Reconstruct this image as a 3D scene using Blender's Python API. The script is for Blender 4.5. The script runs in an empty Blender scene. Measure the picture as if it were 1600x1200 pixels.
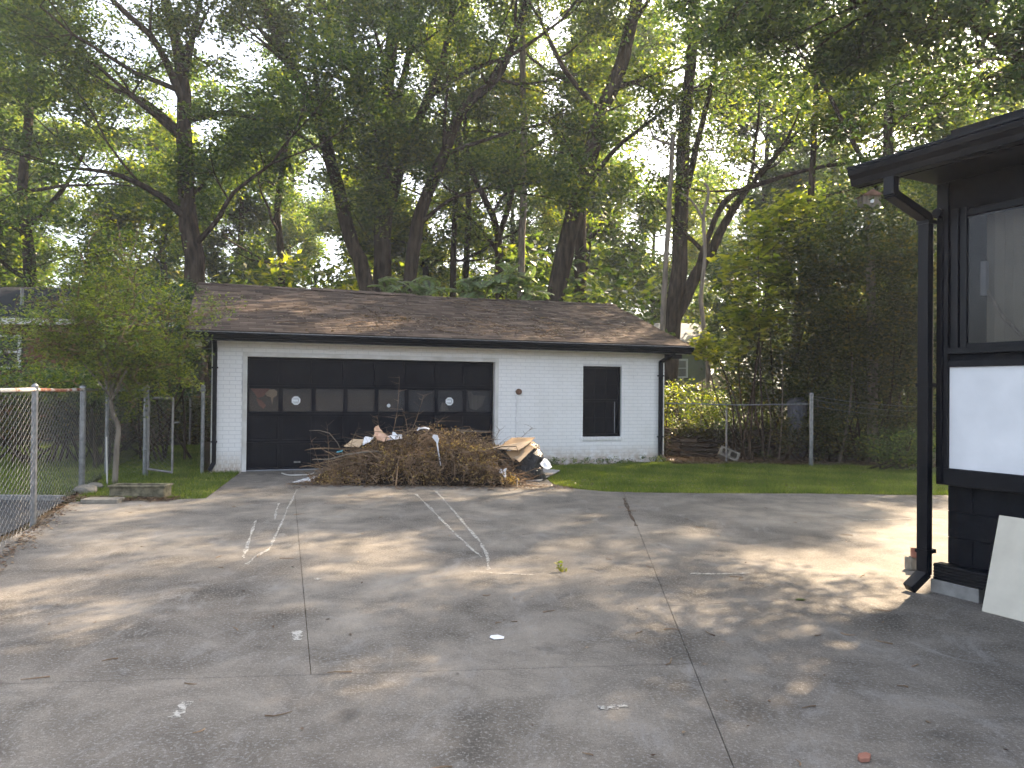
import bpy, bmesh, math, random
import numpy as np
from mathutils import Vector, Matrix, Euler
random.seed(7); RNG = np.random.default_rng(11)
R = math.radians
sc = bpy.context.scene
C = sc.collection

# ---------------------------------------------------------------- camera
HAZE = 0.0012
F = 1200.0; ROLL = 0.010; PITCH = 0.010; EYE = 1.53
cam = bpy.data.cameras.new('camera'); camo = bpy.data.objects.new('camera', cam); C.objects.link(camo)
cam.sensor_width = 36; cam.lens = 36*F/1600; cam.clip_end = 2000; cam.clip_start = 0.05
camo.matrix_world = Matrix.Translation((0, 0, EYE)) @ Matrix.Rotation(R(90)+PITCH, 4, 'X') @ Matrix.Rotation(ROLL, 4, 'Z')
sc.camera = camo
# ---------------------------------------------------------------- sky and sun
SUN_AZ = (0.62, 0.785); SUN_EL = 39.8
w = bpy.data.worlds.new('World'); sc.world = w; w.use_nodes = True
nt = w.node_tree; bg = nt.nodes['Background']
sky = nt.nodes.new('ShaderNodeTexSky'); sky.sky_type = 'NISHITA'; sky.sun_disc = False
sky.sun_elevation = R(SUN_EL); sky.sun_rotation = math.atan2(SUN_AZ[0], SUN_AZ[1])
sky.dust_density = 4.0; sky.air_density = 0.85; sky.ozone_density = 0.5
hs = nt.nodes.new('ShaderNodeHueSaturation'); hs.inputs['Saturation'].default_value = .58; nt.links.new(sky.outputs[0], hs.inputs['Color']); nt.links.new(hs.outputs[0], bg.inputs[0]); bg.inputs[1].default_value = 0.15
sl = bpy.data.lights.new('sun', 'SUN'); sl.energy = 5.0; sl.angle = R(0.55); sl.color = (1.0, 0.79, 0.55)
so = bpy.data.objects.new('sun', sl); C.objects.link(so); so.location = (12, 15, 30)
sv = Vector((SUN_AZ[0]*math.cos(R(SUN_EL)), SUN_AZ[1]*math.cos(R(SUN_EL)), math.sin(R(SUN_EL)))).normalized()
so.rotation_euler = sv.to_track_quat('Z', 'Y').to_euler()
vs = sc.view_settings; sc.display_settings.display_device = 'sRGB'
vs.view_transform = 'Standard'; vs.look = 'None'; vs.gamma = 1.0; vs.use_curve_mapping = False
vs.exposure = 2.15
sc.render.engine = 'CYCLES'
cy = sc.cycles; cy.use_denoising = True; cy.denoising_prefilter = 'FAST'; cy.max_bounces = 7; cy.diffuse_bounces = 4; cy.glossy_bounces = 3
cy.transmission_bounces = 6; cy.transparent_max_bounces = 8; cy.sample_clamp_indirect = 6.0

# ---------------------------------------------------------------- helpers
def P(px, py, d):                       # design-time survey: photo pixel + metres of depth -> point
    hx = 612 + 0.01*(px-800)
    return Vector(((px-800)/F*d, d, EYE + (hx-py)/F*d))
def G(px, py):                          # photo pixel of a point on the ground -> point
    hx = 612 + 0.01*(px-800); d = EYE*F/(py-hx)
    return Vector(((px-800)/F*d, d, 0))
def tag(o, label=None, cat=None, group=None, kind=None):
    if label: o['label'] = label
    if cat: o['category'] = cat
    if group: o['group'] = group
    if kind: o['kind'] = kind
    return o
def thing(name, label, cat, loc=(0, 0, 0), rz=0, group=None):
    o = bpy.data.objects.new(name, None); C.objects.link(o); o.empty_display_size = .2
    o.location = loc; o.rotation_euler = (0, 0, rz)
    return tag(o, label, cat, group)
class MB:
    def __init__(s): s.v = []; s.f = []
    def quad(s, a, b, c, d):
        n = len(s.v); s.v += [tuple(a), tuple(b), tuple(c), tuple(d)]; s.f.append((n, n+1, n+2, n+3)); return s
    def poly(s, pts):
        n = len(s.v); s.v += [tuple(p) for p in pts]; s.f.append(tuple(range(n, n+len(pts)))); return s
    def box(s, x0, x1, y0, y1, z0, z1, M=None):
        n = len(s.v)
        pts = [Vector(p) for p in ((x0,y0,z0),(x1,y0,z0),(x1,y1,z0),(x0,y1,z0),(x0,y0,z1),(x1,y0,z1),(x1,y1,z1),(x0,y1,z1))]
        if M is not None: pts = [M @ p for p in pts]
        s.v += [tuple(p) for p in pts]
        s.f += [tuple(n+i for i in q) for q in ((0,3,2,1),(4,5,6,7),(0,1,5,4),(1,2,6,5),(2,3,7,6),(3,0,4,7))]
        return s
    def extr(s, pts, vec):              # polygon extruded along vec
        n = len(s.v); k = len(pts); vec = Vector(vec)
        s.v += [tuple(p) for p in pts] + [tuple(Vector(p)+vec) for p in pts]
        s.f.append(tuple(range(n+k-1, n-1, -1))); s.f.append(tuple(range(n+k, n+2*k)))
        for i in range(k):
            j = (i+1) % k; s.f.append((n+i, n+j, n+k+j, n+k+i))
        return s
    def tube(s, pts, rad, n=6, caps=True):
        pts = [Vector(p) for p in pts]; m = len(pts)
        if not hasattr(rad, '__len__'): rad = [rad]*m
        b = len(s.v); up = None
        for i, p in enumerate(pts):
            t = (pts[min(i+1, m-1)] - pts[max(i-1, 0)])
            t = t.normalized() if t.length > 1e-9 else Vector((0, 0, 1))
            if up is None:
                up = t.cross(Vector((0, 0, 1)) if abs(t.z) < .9 else Vector((1, 0, 0))).normalized()
            else:
                up = (up - t*up.dot(t)); up = up.normalized() if up.length > 1e-6 else t.orthogonal().normalized()
            w_ = t.cross(up)
            for k in range(n):
                a = 2*math.pi*k/n; s.v.append(tuple(p + (up*math.cos(a) + w_*math.sin(a))*rad[i]))
        for i in range(m-1):
            for k in range(n):
                a = b+i*n+k; c = b+i*n+(k+1) % n; s.f.append((a, c, c+n, a+n))
        if caps:
            s.f.append(tuple(b+k for k in range(n-1, -1, -1))); s.f.append(tuple(b+(m-1)*n+k for k in range(n)))
        return s
    def build(s, name, mat, parent=None, off=None, smooth=False):
        me = bpy.data.meshes.new(name)
        v = s.v if off is None else [(x-off[0], y-off[1], z-off[2]) for x, y, z in s.v]
        me.from_pydata(v, [], s.f); me.materials.append(mat)
        if smooth: me.polygons.foreach_set('use_smooth', [True]*len(me.polygons))
        me.update()
        o = bpy.data.objects.new(name, me); C.objects.link(o)
        if parent: o.parent = parent
        return o
def inst(name, me, parent, loc, rot=(0, 0, 0), scale=(1, 1, 1)):
    o = bpy.data.objects.new(name, me); C.objects.link(o); o.parent = parent
    o.location = loc; o.rotation_euler = rot; o.scale = scale
    return o
def bevel(o, wd=.005, seg=2):
    m = o.modifiers.new('bevel', 'BEVEL'); m.width = wd; m.segments = seg; m.limit_method = 'ANGLE'; return o

# ---------------------------------------------------------------- materials
class NT:
    def __init__(s, name):
        s.m = bpy.data.materials.new(name); s.m.use_nodes = True; s.t = s.m.node_tree
        s.b = s.t.nodes['Principled BSDF']; s.out = s.t.nodes['Material Output']
    def n(s, typ, **kw):
        nd = s.t.nodes.new(typ)
        for k, v in kw.items():
            if k.startswith('i_'):
                key = k[2:]; nd.inputs[int(key) if key.isdigit() else key].default_value = v
            else: setattr(nd, k, v)
        return nd
    def l(s, a, b): s.t.links.new(a, b)
    def coord(s, mode='obj', scale=(1, 1, 1)):
        if mode == 'obj': src = s.n('ShaderNodeTexCoord').outputs['Object']
        else: src = s.n('ShaderNodeNewGeometry').outputs['Position']
        mp = s.n('ShaderNodeMapping'); mp.inputs['Scale'].default_value = scale; s.l(src, mp.inputs[0]); return mp.outputs[0]
    def noise(s, co, scale, detail=4, rough=.55, dist=0):
        nd = s.n('ShaderNodeTexNoise'); nd.inputs['Scale'].default_value = scale; nd.inputs['Detail'].default_value = detail
        nd.inputs['Roughness'].default_value = rough; nd.inputs['Distortion'].default_value = dist
        s.l(co, nd.inputs['Vector']); return nd.outputs['Fac']
    def ramp(s, fac, stops, interp='LINEAR'):
        nd = s.n('ShaderNodeValToRGB'); cr = nd.color_ramp; cr.interpolation = interp
        while len(cr.elements) < len(stops): cr.elements.new(.5)
        for e, (p, c) in zip(cr.elements, stops):
            e.position = p; e.color = (*c, 1) if len(c) == 3 else c
        s.l(fac, nd.inputs[0]); return nd.outputs[0]
    def mix(s, fac, a, b, mode='MIX'):
        nd = s.n('ShaderNodeMix', data_type='RGBA', blend_type=mode)
        for si, sock, v in ((0, nd.inputs[0], fac), (6, nd.inputs[6], a), (7, nd.inputs[7], b)):
            if hasattr(v, 'is_linked'): s.l(v, sock)
            elif isinstance(v, (int, float)): sock.default_value = v if si == 0 else (v, v, v, 1)
            else: sock.default_value = (*v, 1)
        return nd.outputs[2]
    def bump(s, h, strength=.3, dist=.01):
        nd = s.n('ShaderNodeBump'); nd.inputs['Strength'].default_value = strength; nd.inputs['Distance'].default_value = dist
        s.l(h, nd.inputs['Height']); s.l(nd.outputs[0], s.b.inputs['Normal']); return nd
    def col(s, c): 
        if hasattr(c, 'is_linked'): s.l(c, s.b.inputs['Base Color'])
        else: s.b.inputs['Base Color'].default_value = (*c, 1)
    def rough(s, r, spec=.3, metal=0):
        s.b.inputs['Roughness'].default_value = r; s.b.inputs['Specular IOR Level'].default_value = spec; s.b.inputs['Metallic'].default_value = metal
def g3(v): return (v, v, v)
def varied(name, c0, c1, scale=6, rough=.7, spec=.25, bump=.15, metal=0, fine=60, mode='obj', bdist=.004, stretch=(1, 1, 1)):
    m = NT(name); co = m.coord(mode, stretch)
    a = m.noise(co, scale, 5); m.col(m.ramp(a, [(.3, c0), (.7, c1)])); m.rough(rough, spec, metal)
    if bump: m.bump(m.noise(co, fine, 4), bump, bdist)
    return m.m
def piece_mat(name, stops, rough=.85, bump=.4, fine=90, scale=2.5, extra=None, spec=.2):   # each laid piece has its own tone
    m = NT(name); g = m.n('ShaderNodeNewGeometry'); oi = m.n('ShaderNodeObjectInfo')
    ad = m.n('ShaderNodeMath', operation='ADD'); m.l(g.outputs['Random Per Island'], ad.inputs[0]); m.l(oi.outputs['Random'], ad.inputs[1])
    fr = m.n('ShaderNodeMath', operation='FRACT'); m.l(ad.outputs[0], fr.inputs[0])
    c = m.ramp(fr.outputs[0], stops)
    co = m.coord('geo'); n1 = m.noise(co, scale, 5, .6)
    c = m.mix(m.ramp(n1, [(.35, g3(0)), (.7, g3(1))]), c, m.mix(.5, c, extra or (.02, .02, .02)))
    n2 = m.noise(co, fine, 3, .7); c = m.mix(.25, c, m.ramp(n2, [(.3, g3(0)), (.7, g3(.35))]), 'OVERLAY')
    m.col(c); m.rough(rough, spec); m.bump(n2, bump, .004); return m.m
def leaf_mat(name, dark, mid, light, trans=.45, gloss=.5):
    m = NT(name); at = m.n('ShaderNodeAttribute', attribute_name='tone')
    c = m.ramp(at.outputs['Fac'], [(0, dark), (.5, mid), (1, light)])
    m.col(c); m.rough(.36, gloss)
    tr = m.n('ShaderNodeBsdfTranslucent')
    c2 = m.mix(1, c, (1.6, 1.8, .65), 'MULTIPLY'); m.l(c2, tr.inputs[0])
    mx = m.n('ShaderNodeMixShader'); mx.inputs[0].default_value = trans
    m.l(m.b.outputs[0], mx.inputs[1]); m.l(tr.outputs[0], mx.inputs[2]); m.l(mx.outputs[0], m.out.inputs[0]); return m.m

M = {}
M['leaf_oak'] = leaf_mat('leaf_oak', (0.037, 0.063, 0.026), (0.091, 0.134, 0.042), (0.263, 0.268, 0.050), .50)
M['leaf_deep'] = leaf_mat('leaf_deep', (0.028, 0.049, 0.031), (0.062, 0.100, 0.050), (0.164, 0.195, 0.057), .45)
M['leaf_bright'] = leaf_mat('leaf_bright', (0.059, 0.090, 0.020), (0.161, 0.192, 0.031), (0.374, 0.317, 0.040), .58)
M['leaf_sunlit'] = leaf_mat('leaf_sunlit', (.05, .08, .02), (.22, .24, .04), (.46, .40, .08), .6)  # sapling leaves: sunlight shining through is put into the yellow
M['leaf_vine'] = leaf_mat('leaf_vine', (0.029, 0.043, 0.017), (0.070, 0.090, 0.023), (0.250, 0.173, 0.038), .42)
M['leaf_pale'] = leaf_mat('leaf_pale', (.12, .17, .09), (.20, .26, .14), (.30, .34, .17), .40)
M['leaf_dry'] = leaf_mat('leaf_dry', (.060, .034, .020), (.22, .135, .068), (.66, .45, .19), .3, .2)
M['leaf_litter'] = leaf_mat('leaf_litter', (.05, .028, .018), (.13, .08, .05), (.25, .18, .12), .1, .2)
M['grass'] = leaf_mat('grass', (0.094, 0.124, 0.031), (0.169, 0.209, 0.050), (0.375, 0.351, 0.110), .45, .15)
M['bark'] = varied('bark', (.024, .018, .013), (.105, .080, .058), 3, .95, .1, .9, fine=14, mode='geo', bdist=.05, stretch=(3, 3, .6))
M['bark_pale'] = varied('bark_pale', (.12, .10, .08), (.30, .26, .21), 4, .9, .1, .7, fine=20, mode='geo', bdist=.02, stretch=(3, 3, .6))
M['twig'] = varied('twig', (.055, .036, .024), (.34, .23, .14), 5, .9, .1, 0, mode='geo')
M['old_wood'] = varied('old_wood', (.13, .11, .09), (.30, .26, .21), 5, .9, .1, .6, fine=25, bdist=.01, stretch=(4, 4, .4))
M['black_paint'] = varied('black_paint', (.0022, .0032, .006), (.004, .0055, .0095), 9, .36, .2, .12, fine=30)
M['black_rough'] = varied('black_rough', (.0022, .0032, .006), (.005, .0065, .011), 12, .6, .15, .5, fine=70)
M['door_black'] = varied('door_black', (.0022, .0032, .007), (.0045, .006, .011), 5, .5, .15, .1, fine=40)
M['galv'] = varied('galv', (.15, .16, .165), (.32, .325, .33), 14, .42, .5, .1, metal=.7, mode='geo')
M['galv_dark'] = varied('galv_dark', (.16, .155, .15), (.30, .29, .275), 14, .5, .5, .1, metal=.55, mode='geo')
M['rail_rust'] = (lambda: None)
def _rail():
    m = NT('rail_rust'); co = m.coord('geo'); n = m.noise(co, 3.2, 6, .7)
    c = m.ramp(n, [(.40, (.45, .45, .44)), (.52, (.42, .38, .34)), (.56, (.25, .09, .045)), (.66, (.16, .06, .03))]); m.col(c); m.rough(.7); m.bump(m.noise(co, 60), .3); return m.m
M['rail_rust'] = _rail()
def _white_wall(name, base=(.86, .855, .84)):
    m = NT(name); co = m.coord('obj'); n1 = m.noise(co, 1.3, 6, .65); n2 = m.noise(co, 14, 5, .7)
    c = m.mix(m.ramp(n1, [(.42, g3(0)), (.75, g3(.55))]), base, tuple(b*.82 for b in (base[0], base[1]*.985, base[2]*.95)))
    c = m.mix(m.ramp(n2, [(.60, g3(0)), (.78, g3(.5))]), c, (.55, .52, .47))
    sx = m.n('ShaderNodeSeparateXYZ'); g = m.n('ShaderNodeNewGeometry'); m.l(g.outputs['Position'], sx.inputs[0])
    z = m.n('ShaderNodeMapRange'); z.inputs['From Min'].default_value = .42; z.inputs['From Max'].default_value = 0
    m.l(sx.outputs['Z'], z.inputs['Value'])
    mu = m.n('ShaderNodeMath', operation='MULTIPLY'); m.l(z.outputs[0], mu.inputs[0]); m.l(m.ramp(m.noise(co, 5, 5, .7), [(.34, g3(0)), (.56, g3(.95))]), mu.inputs[1])
    c = m.mix(mu.outputs[0], c, (.46, .36, .26))          # splashed clay along the foot of the wall
    m.col(c); m.rough(.62, .3); m.bump(m.noise(co, 45, 4, .7), .35, .004); return m.m
M['white_brick'] = _white_wall('white_brick')
M['mortar'] = _white_wall('white_mortar', (.70, .70, .70))
M['white_trim'] = varied('white_trim', (.52, .50, .45), (.74, .73, .70), 3, .5, .4, .15, fine=30)
M['white_panel'] = varied('white_panel', (.60, .63, .66), (.74, .77, .80), 2.2, .42, .4, .12, fine=5, bdist=.01)
M['cream_board'] = varied('cream_board', (.50, .47, .39), (.62, .585, .49), 3.5, .75, .2, .25, fine=14)
M['shingle'] = piece_mat('shingle', [(0, (.075, .055, .043)), (.35, (.115, .084, .065)), (.7, (.165, .120, .092)), (1, (.23, .17, .13))], .95, .6, 120, .9, (.035, .028, .024))
M['roof_base'] = varied('roof_base', (.03, .022, .018), (.05, .038, .03), 8, .95)
M['red_brick'] = piece_mat('red_brick', [(0, (.14, .05, .035)), (.5, (.22, .08, .05)), (1, (.30, .12, .08))], .9)
M['stone'] = piece_mat('stone', [(0, (.04, .036, .032)), (.5, (.07, .062, .052)), (1, (.12, .105, .09))], .95, .8, 25, 3)
M['block_grey'] = varied('block_grey', (.16, .16, .155), (.28, .275, .26), 10, .95, .15, .6, fine=70)
M['concrete_block'] = varied('concrete_block', (.17, .155, .13), (.30, .275, .23), 10, .95, .15, .6, fine=70)
M['planter_stone'] = varied('planter_stone', (.05, .048, .032), (.27, .24, .16), 9, .95, .15, .8, fine=50)
M['cardboard'] = varied('cardboard', (.30, .20, .115), (.42, .29, .17), 4, .85, .15, .1)
M['cardboard_pale'] = varied('cardboard_pale', (.42, .31, .20), (.52, .40, .27), 4, .85, .15, .1)
M['paper'] = varied('paper', (.66, .67, .68), (.80, .81, .82), 7, .7, .2, .1)
M['paper_peach'] = varied('paper_peach', (.60, .36, .22), (.75, .52, .38), 9, .6, .2, .1)
M['blue_plastic'] = varied('blue_plastic', (.05, .25, .32), (.10, .36, .42), 9, .4, .4, .1)
M['bag'] = varied('bag', (.006, .007, .010), (.012, .014, .018), 4, .30, .6, .9, fine=9, bdist=.05)
M['ply'] = varied('ply', (.22, .215, .21), (.42, .41, .39), 6, .9, .15, .3, stretch=(1, 5, 5))
M['grey_siding'] = varied('grey_siding', (.20, .23, .17), (.25, .28, .21), 3, .8)
M['dark_roof'] = piece_mat('dark_roof', [(0, (.018, .022, .030)), (1, (.045, .05, .062))], .9)
M['tan_roof'] = varied('tan_roof', (.30, .23, .16), (.42, .33, .23), 4, .9)
M['metal_grey'] = varied('metal_grey', (.20, .21, .23), (.30, .31, .33), 4, .6)
M['bin_grey'] = varied('bin_grey', (.06, .065, .08), (.10, .105, .125), 3, .6)
M['rust_box'] = varied('rust_box', (.10, .055, .035), (.22, .13, .09), 8, .8)
M['interior'] = varied('interior', (.03, .03, .03), (.05, .05, .05), 3, .9)
M['blind'] = varied('blind', (.22, .20, .155), (.30, .275, .22), 2, .7, .2, 0)
M['red_cloth'] = varied('red_cloth', (.30, .07, .045), (.42, .13, .08), 8, .9)
M['tan_cloth'] = varied('tan_cloth', (.50, .36, .22), (.65, .50, .33), 8, .9)
M['lawn'] = varied('lawn', (.065, .08, .028), (.11, .12, .045), 3, .95, .1, .6, fine=30, mode='geo', bdist=.03)
M['terracotta'] = varied('terracotta', (.24, .10, .07), (.36, .18, .13), 8, .85)
def _glass(name, tint=(.02, .022, .028), alpha=.55):
    m = NT(name); m.col(tint); m.rough(.04, .7)
    tp = m.n('ShaderNodeBsdfTransparent'); mx = m.n('ShaderNodeMixShader'); mx.inputs[0].default_value = alpha
    m.l(m.b.outputs[0], mx.inputs[1]); m.l(tp.outputs[0], mx.inputs[2]); m.l(mx.outputs[0], m.out.inputs[0]); return m.m
M['glass'] = _glass('glass', alpha=.74); M['glass_grey'] = _glass('glass_grey', (.075, .078, .085), .66)  # garage door panes: reflection put in as a grey tint
def _ground():
    m = NT('ground_earth'); co = m.coord('geo'); n = m.noise(co, 1.4, 8, .7); n2 = m.noise(co, 18, 5, .7)
    c = m.ramp(n, [(.3, (.055, .045, .030)), (.5, (.10, .075, .05)), (.62, (.06, .07, .03)), (.8, (.12, .09, .06))])
    c = m.mix(.6, c, m.ramp(n2, [(.3, g3(.25)), (.7, g3(.75))]), 'OVERLAY'); m.col(c); m.rough(.97, .1); m.bump(n2, .8, .03); return m.m
M['ground'] = _ground()
def _asphalt():
    m = NT('asphalt'); co = m.coord('geo'); n = m.noise(co, 90, 3, .7); m.col(m.ramp(n, [(.3, g3(.035)), (.7, g3(.075))])); m.rough(.9, .2); m.bump(n, .6, .004); return m.m
M['asphalt'] = _asphalt()
def _concrete():
    m = NT('concrete'); co = m.coord('geo')
    big = m.noise(co, .33, 7, .62, .6); mid = m.noise(co, 1.6, 8, .68, .4); sp = m.noise(co, 55, 3, .75); sp2 = m.noise(co, 140, 2, .8)
    c = m.ramp(big, [(.30, (.135, .120, .100)), (.45, (.20, .178, .148)), (.58, (.285, .254, .208)), (.72, (.37, .327, .262))])
    c2 = m.ramp(mid, [(.30, g3(.12)), (.5, g3(.5)), (.70, g3(.86))]); c = m.mix(.75, c, c2, 'OVERLAY')
    # worn pale scuffs
    st = m.coord('geo', (1, .55, 1)); sc_ = m.noise(st, 2.6, 9, .78, 1.2)
    c = m.mix(m.ramp(sc_, [(.53, g3(0)), (.68, g3(.75))]), c, (.36, .345, .32))
    # exposed aggregate: pale and dark grains
    c = m.mix(m.ramp(sp, [(.52, g3(0)), (.66, g3(.75))]), c, (.42, .405, .375))
    c = m.mix(m.ramp(sp2, [(.54, g3(0)), (.70, g3(.8))]), c, (.055, .053, .050))
    # dark drips and oil
    oil = m.noise(co, .9, 5, .6, 1.5); c = m.mix(m.ramp(oil, [(.64, g3(0)), (.76, g3(.6))]), c, (.055, .052, .048))
    c = m.mix(1, c, (.65, .65, .665), 'MULTIPLY'); m.col(c); m.rough(.88, .25)
    hb = m.mix(.5, sp, mid); m.bump(hb, .45, .006); return m.m
M['concrete'] = _concrete()
def _scratch():
    m = NT('scratch_white'); co = m.coord('geo'); n = m.noise(co, 26, 5, .8); m.col((.40, .385, .35)); m.rough(.9, .1)
    tp = m.n('ShaderNodeBsdfTransparent'); mx = m.n('ShaderNodeMixShader'); m.l(m.ramp(n, [(.47, g3(1)), (.62, g3(.0))]), mx.inputs[0])
    m.l(m.b.outputs[0], mx.inputs[2]); m.l(tp.outputs[0], mx.inputs[1])
    mx.inputs[0].default_value = 1; inv = m.n('ShaderNodeMath', operation='SUBTRACT'); inv.inputs[0].default_value = 1
    m.l(m.ramp(n, [(.47, g3(0)), (.60, g3(1))]), inv.inputs[1]); m.l(inv.outputs[0], mx.inputs[0])
    m.l(mx.outputs[0], m.out.inputs[0]); return m.m
M['scratch'] = _scratch()

# ---------------------------------------------------------------- foliage
def leaves(name, cl, size, mat, parent, off=(0, 0, 0), squash=.75, flat=.5, aspect=.5, seed=0, droop=0, kind=None):
    """cl: list of (x, y, z, radius, count, tone). One real quad per leaf."""
    rng = np.random.default_rng(seed+101)
    cl = np.array(cl, dtype=np.float64); cnt = cl[:, 4].astype(int); N = int(cnt.sum())
    idx = np.repeat(np.arange(len(cl)), cnt); c = cl[idx]
    d = rng.normal(size=(N, 3)); d /= np.linalg.norm(d, axis=1, keepdims=True)+1e-9
    rr = rng.random(N)**.45; p = c[:, :3] + d*(rr*c[:, 3])[:, None]*np.array([1, 1, squash])
    nrm = rng.normal(size=(N, 3)); nrm[:, 2] += np.sign(nrm[:, 2])*flat*2; nrm /= np.linalg.norm(nrm, axis=1, keepdims=True)
    a = rng.normal(size=(N, 3)); a[:, 2] -= droop; a -= nrm*(a*nrm).sum(1)[:, None]; a /= np.linalg.norm(a, axis=1, keepdims=True)+1e-9
    b = np.cross(nrm, a); L = size*rng.uniform(.6, 1.3, N)[:, None]
    V = np.empty((N, 4, 3)); V[:, 0] = p-a*L*.5; V[:, 2] = p+a*L*.5
    V[:, 1] = p+b*L*aspect*.5+nrm*L*.09-a*L*.05; V[:, 3] = p-b*L*aspect*.5+nrm*L*.09-a*L*.05
    V = V.reshape(-1, 3)-np.array(off)
    me = bpy.data.meshes.new(name); me.vertices.add(4*N); me.vertices.foreach_set('co', V.astype(np.float32).ravel())
    me.loops.add(4*N); me.loops.foreach_set('vertex_index', np.arange(4*N, dtype=np.int32))
    me.polygons.add(N); me.polygons.foreach_set('loop_start', np.arange(0, 4*N, 4, dtype=np.int32))
    me.materials.append(mat); me.update()
    at = me.attributes.new('tone', 'FLOAT', 'FACE')
    at.data.foreach_set('value', np.clip(c[:, 5]+rng.normal(0, .27, N), 0, 1).astype(np.float32))
    o = bpy.data.objects.new(name, me); C.objects.link(o)
    if parent: o.parent = parent
    if kind: o['kind'] = kind
    return o
def rv(): return Vector((random.gauss(0, 1), random.gauss(0, 1), random.gauss(0, 1))).normalized()
def smooth_path(pts, n=4):
    out = []
    for i in range(len(pts)-1):
        p0 = pts[max(i-1, 0)]; p1 = pts[i]; p2 = pts[i+1]; p3 = pts[min(i+2, len(pts)-1)]
        for k in range(n):
            t = k/n
            out.append(.5*((2*p1)+(p2-p0)*t+(2*p0-5*p1+4*p2-p3)*t*t+(3*p1-p0-3*p2+p3)*t**3))
    out.append(pts[-1]); return out
def grow(mb, cl, p, d, length, rad, lvl, maxlvl, par):
    """recursive limb; leaf clusters along the outer twigs"""
    n = 5; pts = [p.copy()]; q = p.copy(); d = d.normalized()
    for i in range(n):
        d = (d + rv()*.22 + Vector((0, 0, par.get('lift', .06)))).normalized(); q = q + d*length/n; pts.append(q.copy())
    mb.tube(pts, [rad*(1-.75*i/n) for i in range(n+1)], 5 if lvl < 2 else 3, caps=False)
    if lvl >= maxlvl:
        tn = par['tone']+random.gauss(0, .13)
        for i in (2, 3, 4, 5):
            if random.random() < par.get('fill', .85):
                c = pts[i]+rv()*.15; cl.append((c.x, c.y, c.z, par['r']*random.uniform(.7, 1.25), int(par['n']*random.uniform(.5, 1.4)), tn))
        return
    kids = par['kids'][lvl]
    for k in range(kids):
        i = random.randint(1 if lvl else 1, n); b = pts[i]; ax = (pts[i]-pts[i-1]).normalized()
        nd = (ax*.55 + rv()*.85); 
        if nd.z < -.25: nd.z *= .3
        grow(mb, cl, b, nd, length*random.uniform(.42, .62), max(rad*(1-.7*i/n)*.55, .008), lvl+1, maxlvl, par)
TREES = 0
def tree(name, label, cat, limbs, depth, mat='leaf_oak', size=.15, par=None, bark='bark', group=None, every=1.6, start=.35, blen=3.2, extra=None, bare=False, seed=None):
    """limbs: [(pixel path surveyed from the photo, width px start, end, depth lean)], first = trunk"""
    global TREES; TREES += 1
    if seed is not None: random.seed(seed)
    pr = dict(r=.55, n=46, tone=.42, kids=(4, 4), fill=.85, lift=.05); pr.update(par or {})
    base = P(*limbs[0][0][0], depth); base.z = 0
    root = thing(name, label, cat, base, 0, group)
    tb = MB(); bb = MB(); cl = []
    for li, (path, w0, w1, lean) in enumerate(limbs):
        n = len(path); pts = [P(x, y, depth+lean*i/(n-1)) for i, (x, y) in enumerate(path)]
        if li == 0: pts[0].z = -.05
        sp = smooth_path(pts, 4); k = len(sp); r0 = w0/2/F*depth; r1 = w1/2/F*depth
        rad = [r0+(r1-r0)*(i/(k-1))**.9 for i in range(k)]
        if li == 0: rad[0] *= 1.45; rad[1] *= 1.18
        rad = [r*random.uniform(.94, 1.06) for r in rad]
        sp = [s+rv()*r*.12 for s, r in zip(sp, rad)]
        tb.tube(sp, rad, 10 if w0 > 14 else 7)
        if bare: continue
        acc = 0; tot = sum((sp[i+1]-sp[i]).length for i in range(k-1)); run = 0
        for i in range(1, k):
            seg = (sp[i]-sp[i-1]).length; run += seg; acc += seg
            if run/tot < (start if li == 0 else .2): acc = 0; continue
            if acc > every:
                acc = 0
                ax = (sp[i]-sp[i-1]).normalized(); nd = (rv()+ax*.35); nd.z = abs(nd.z)*.6+.05
                grow(bb, cl, sp[i], nd, blen*random.uniform(.6, 1.25), min(rad[i]*.5, .09), 0, len(pr['kids']), pr)
        ax = (sp[-1]-sp[-2]).normalized()
        for _ in range(3): grow(bb, cl, sp[-1], ax+rv()*.5, blen, r1*.8, 0, len(pr['kids']), pr)
    tb.build('trunk', M[bark], root, base, smooth=True)
    if bb.v: bb.build('branches', M[bark], root, base)
    if extra: cl += extra
    if cl: leaves('crown', cl, size, M[mat], root, base, seed=TREES)
    return root, cl
def blob(px, py, d, rx, rz, n, r=.4, cnt=60, tone=.4, ry=None, shell=.55):
    """leaf clusters filling an ellipsoid (metres) around a surveyed point"""
    c = P(px, py, d); out = []
    for _ in range(n):
        v = rv()*(shell+(1-shell)*random.random()); q = Vector((c.x+v.x*rx, c.y+v.y*(ry or rx), c.z+v.z*rz))
        if q.z < .15: q.z = .15+random.random()*.3
        out.append((q.x, q.y, q.z, r*random.uniform(.7, 1.3), int(cnt*random.uniform(.5, 1.4)), tone+random.gauss(0, .14)))
    return out
def shrub(name, label, cat, cl, mat, size, stems=8, group=None, bark='bark', seed=0, **kw):
    a = np.array(cl)[:, :3]; base = Vector((a[:, 0].mean(), a[:, 1].mean(), 0)); root = thing(name, label, cat, base, 0, group)
    mb = MB(); random.seed(500+seed)
    for k in range(stems):
        t = Vector(a[random.randrange(len(a))]); b = base+Vector((random.gauss(0, .35), random.gauss(0, .25), -.03)); mid = (b+t)/2+rv()*.25
        mb.tube(smooth_path([b, mid, t], 3), [.03*(1-.8*i/6) for i in range(7)], 4, caps=False)
    mb.build('stems', M[bark], root, base); leaves('foliage', cl, size, M[mat], root, base, seed=seed+900, **kw); return root

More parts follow.
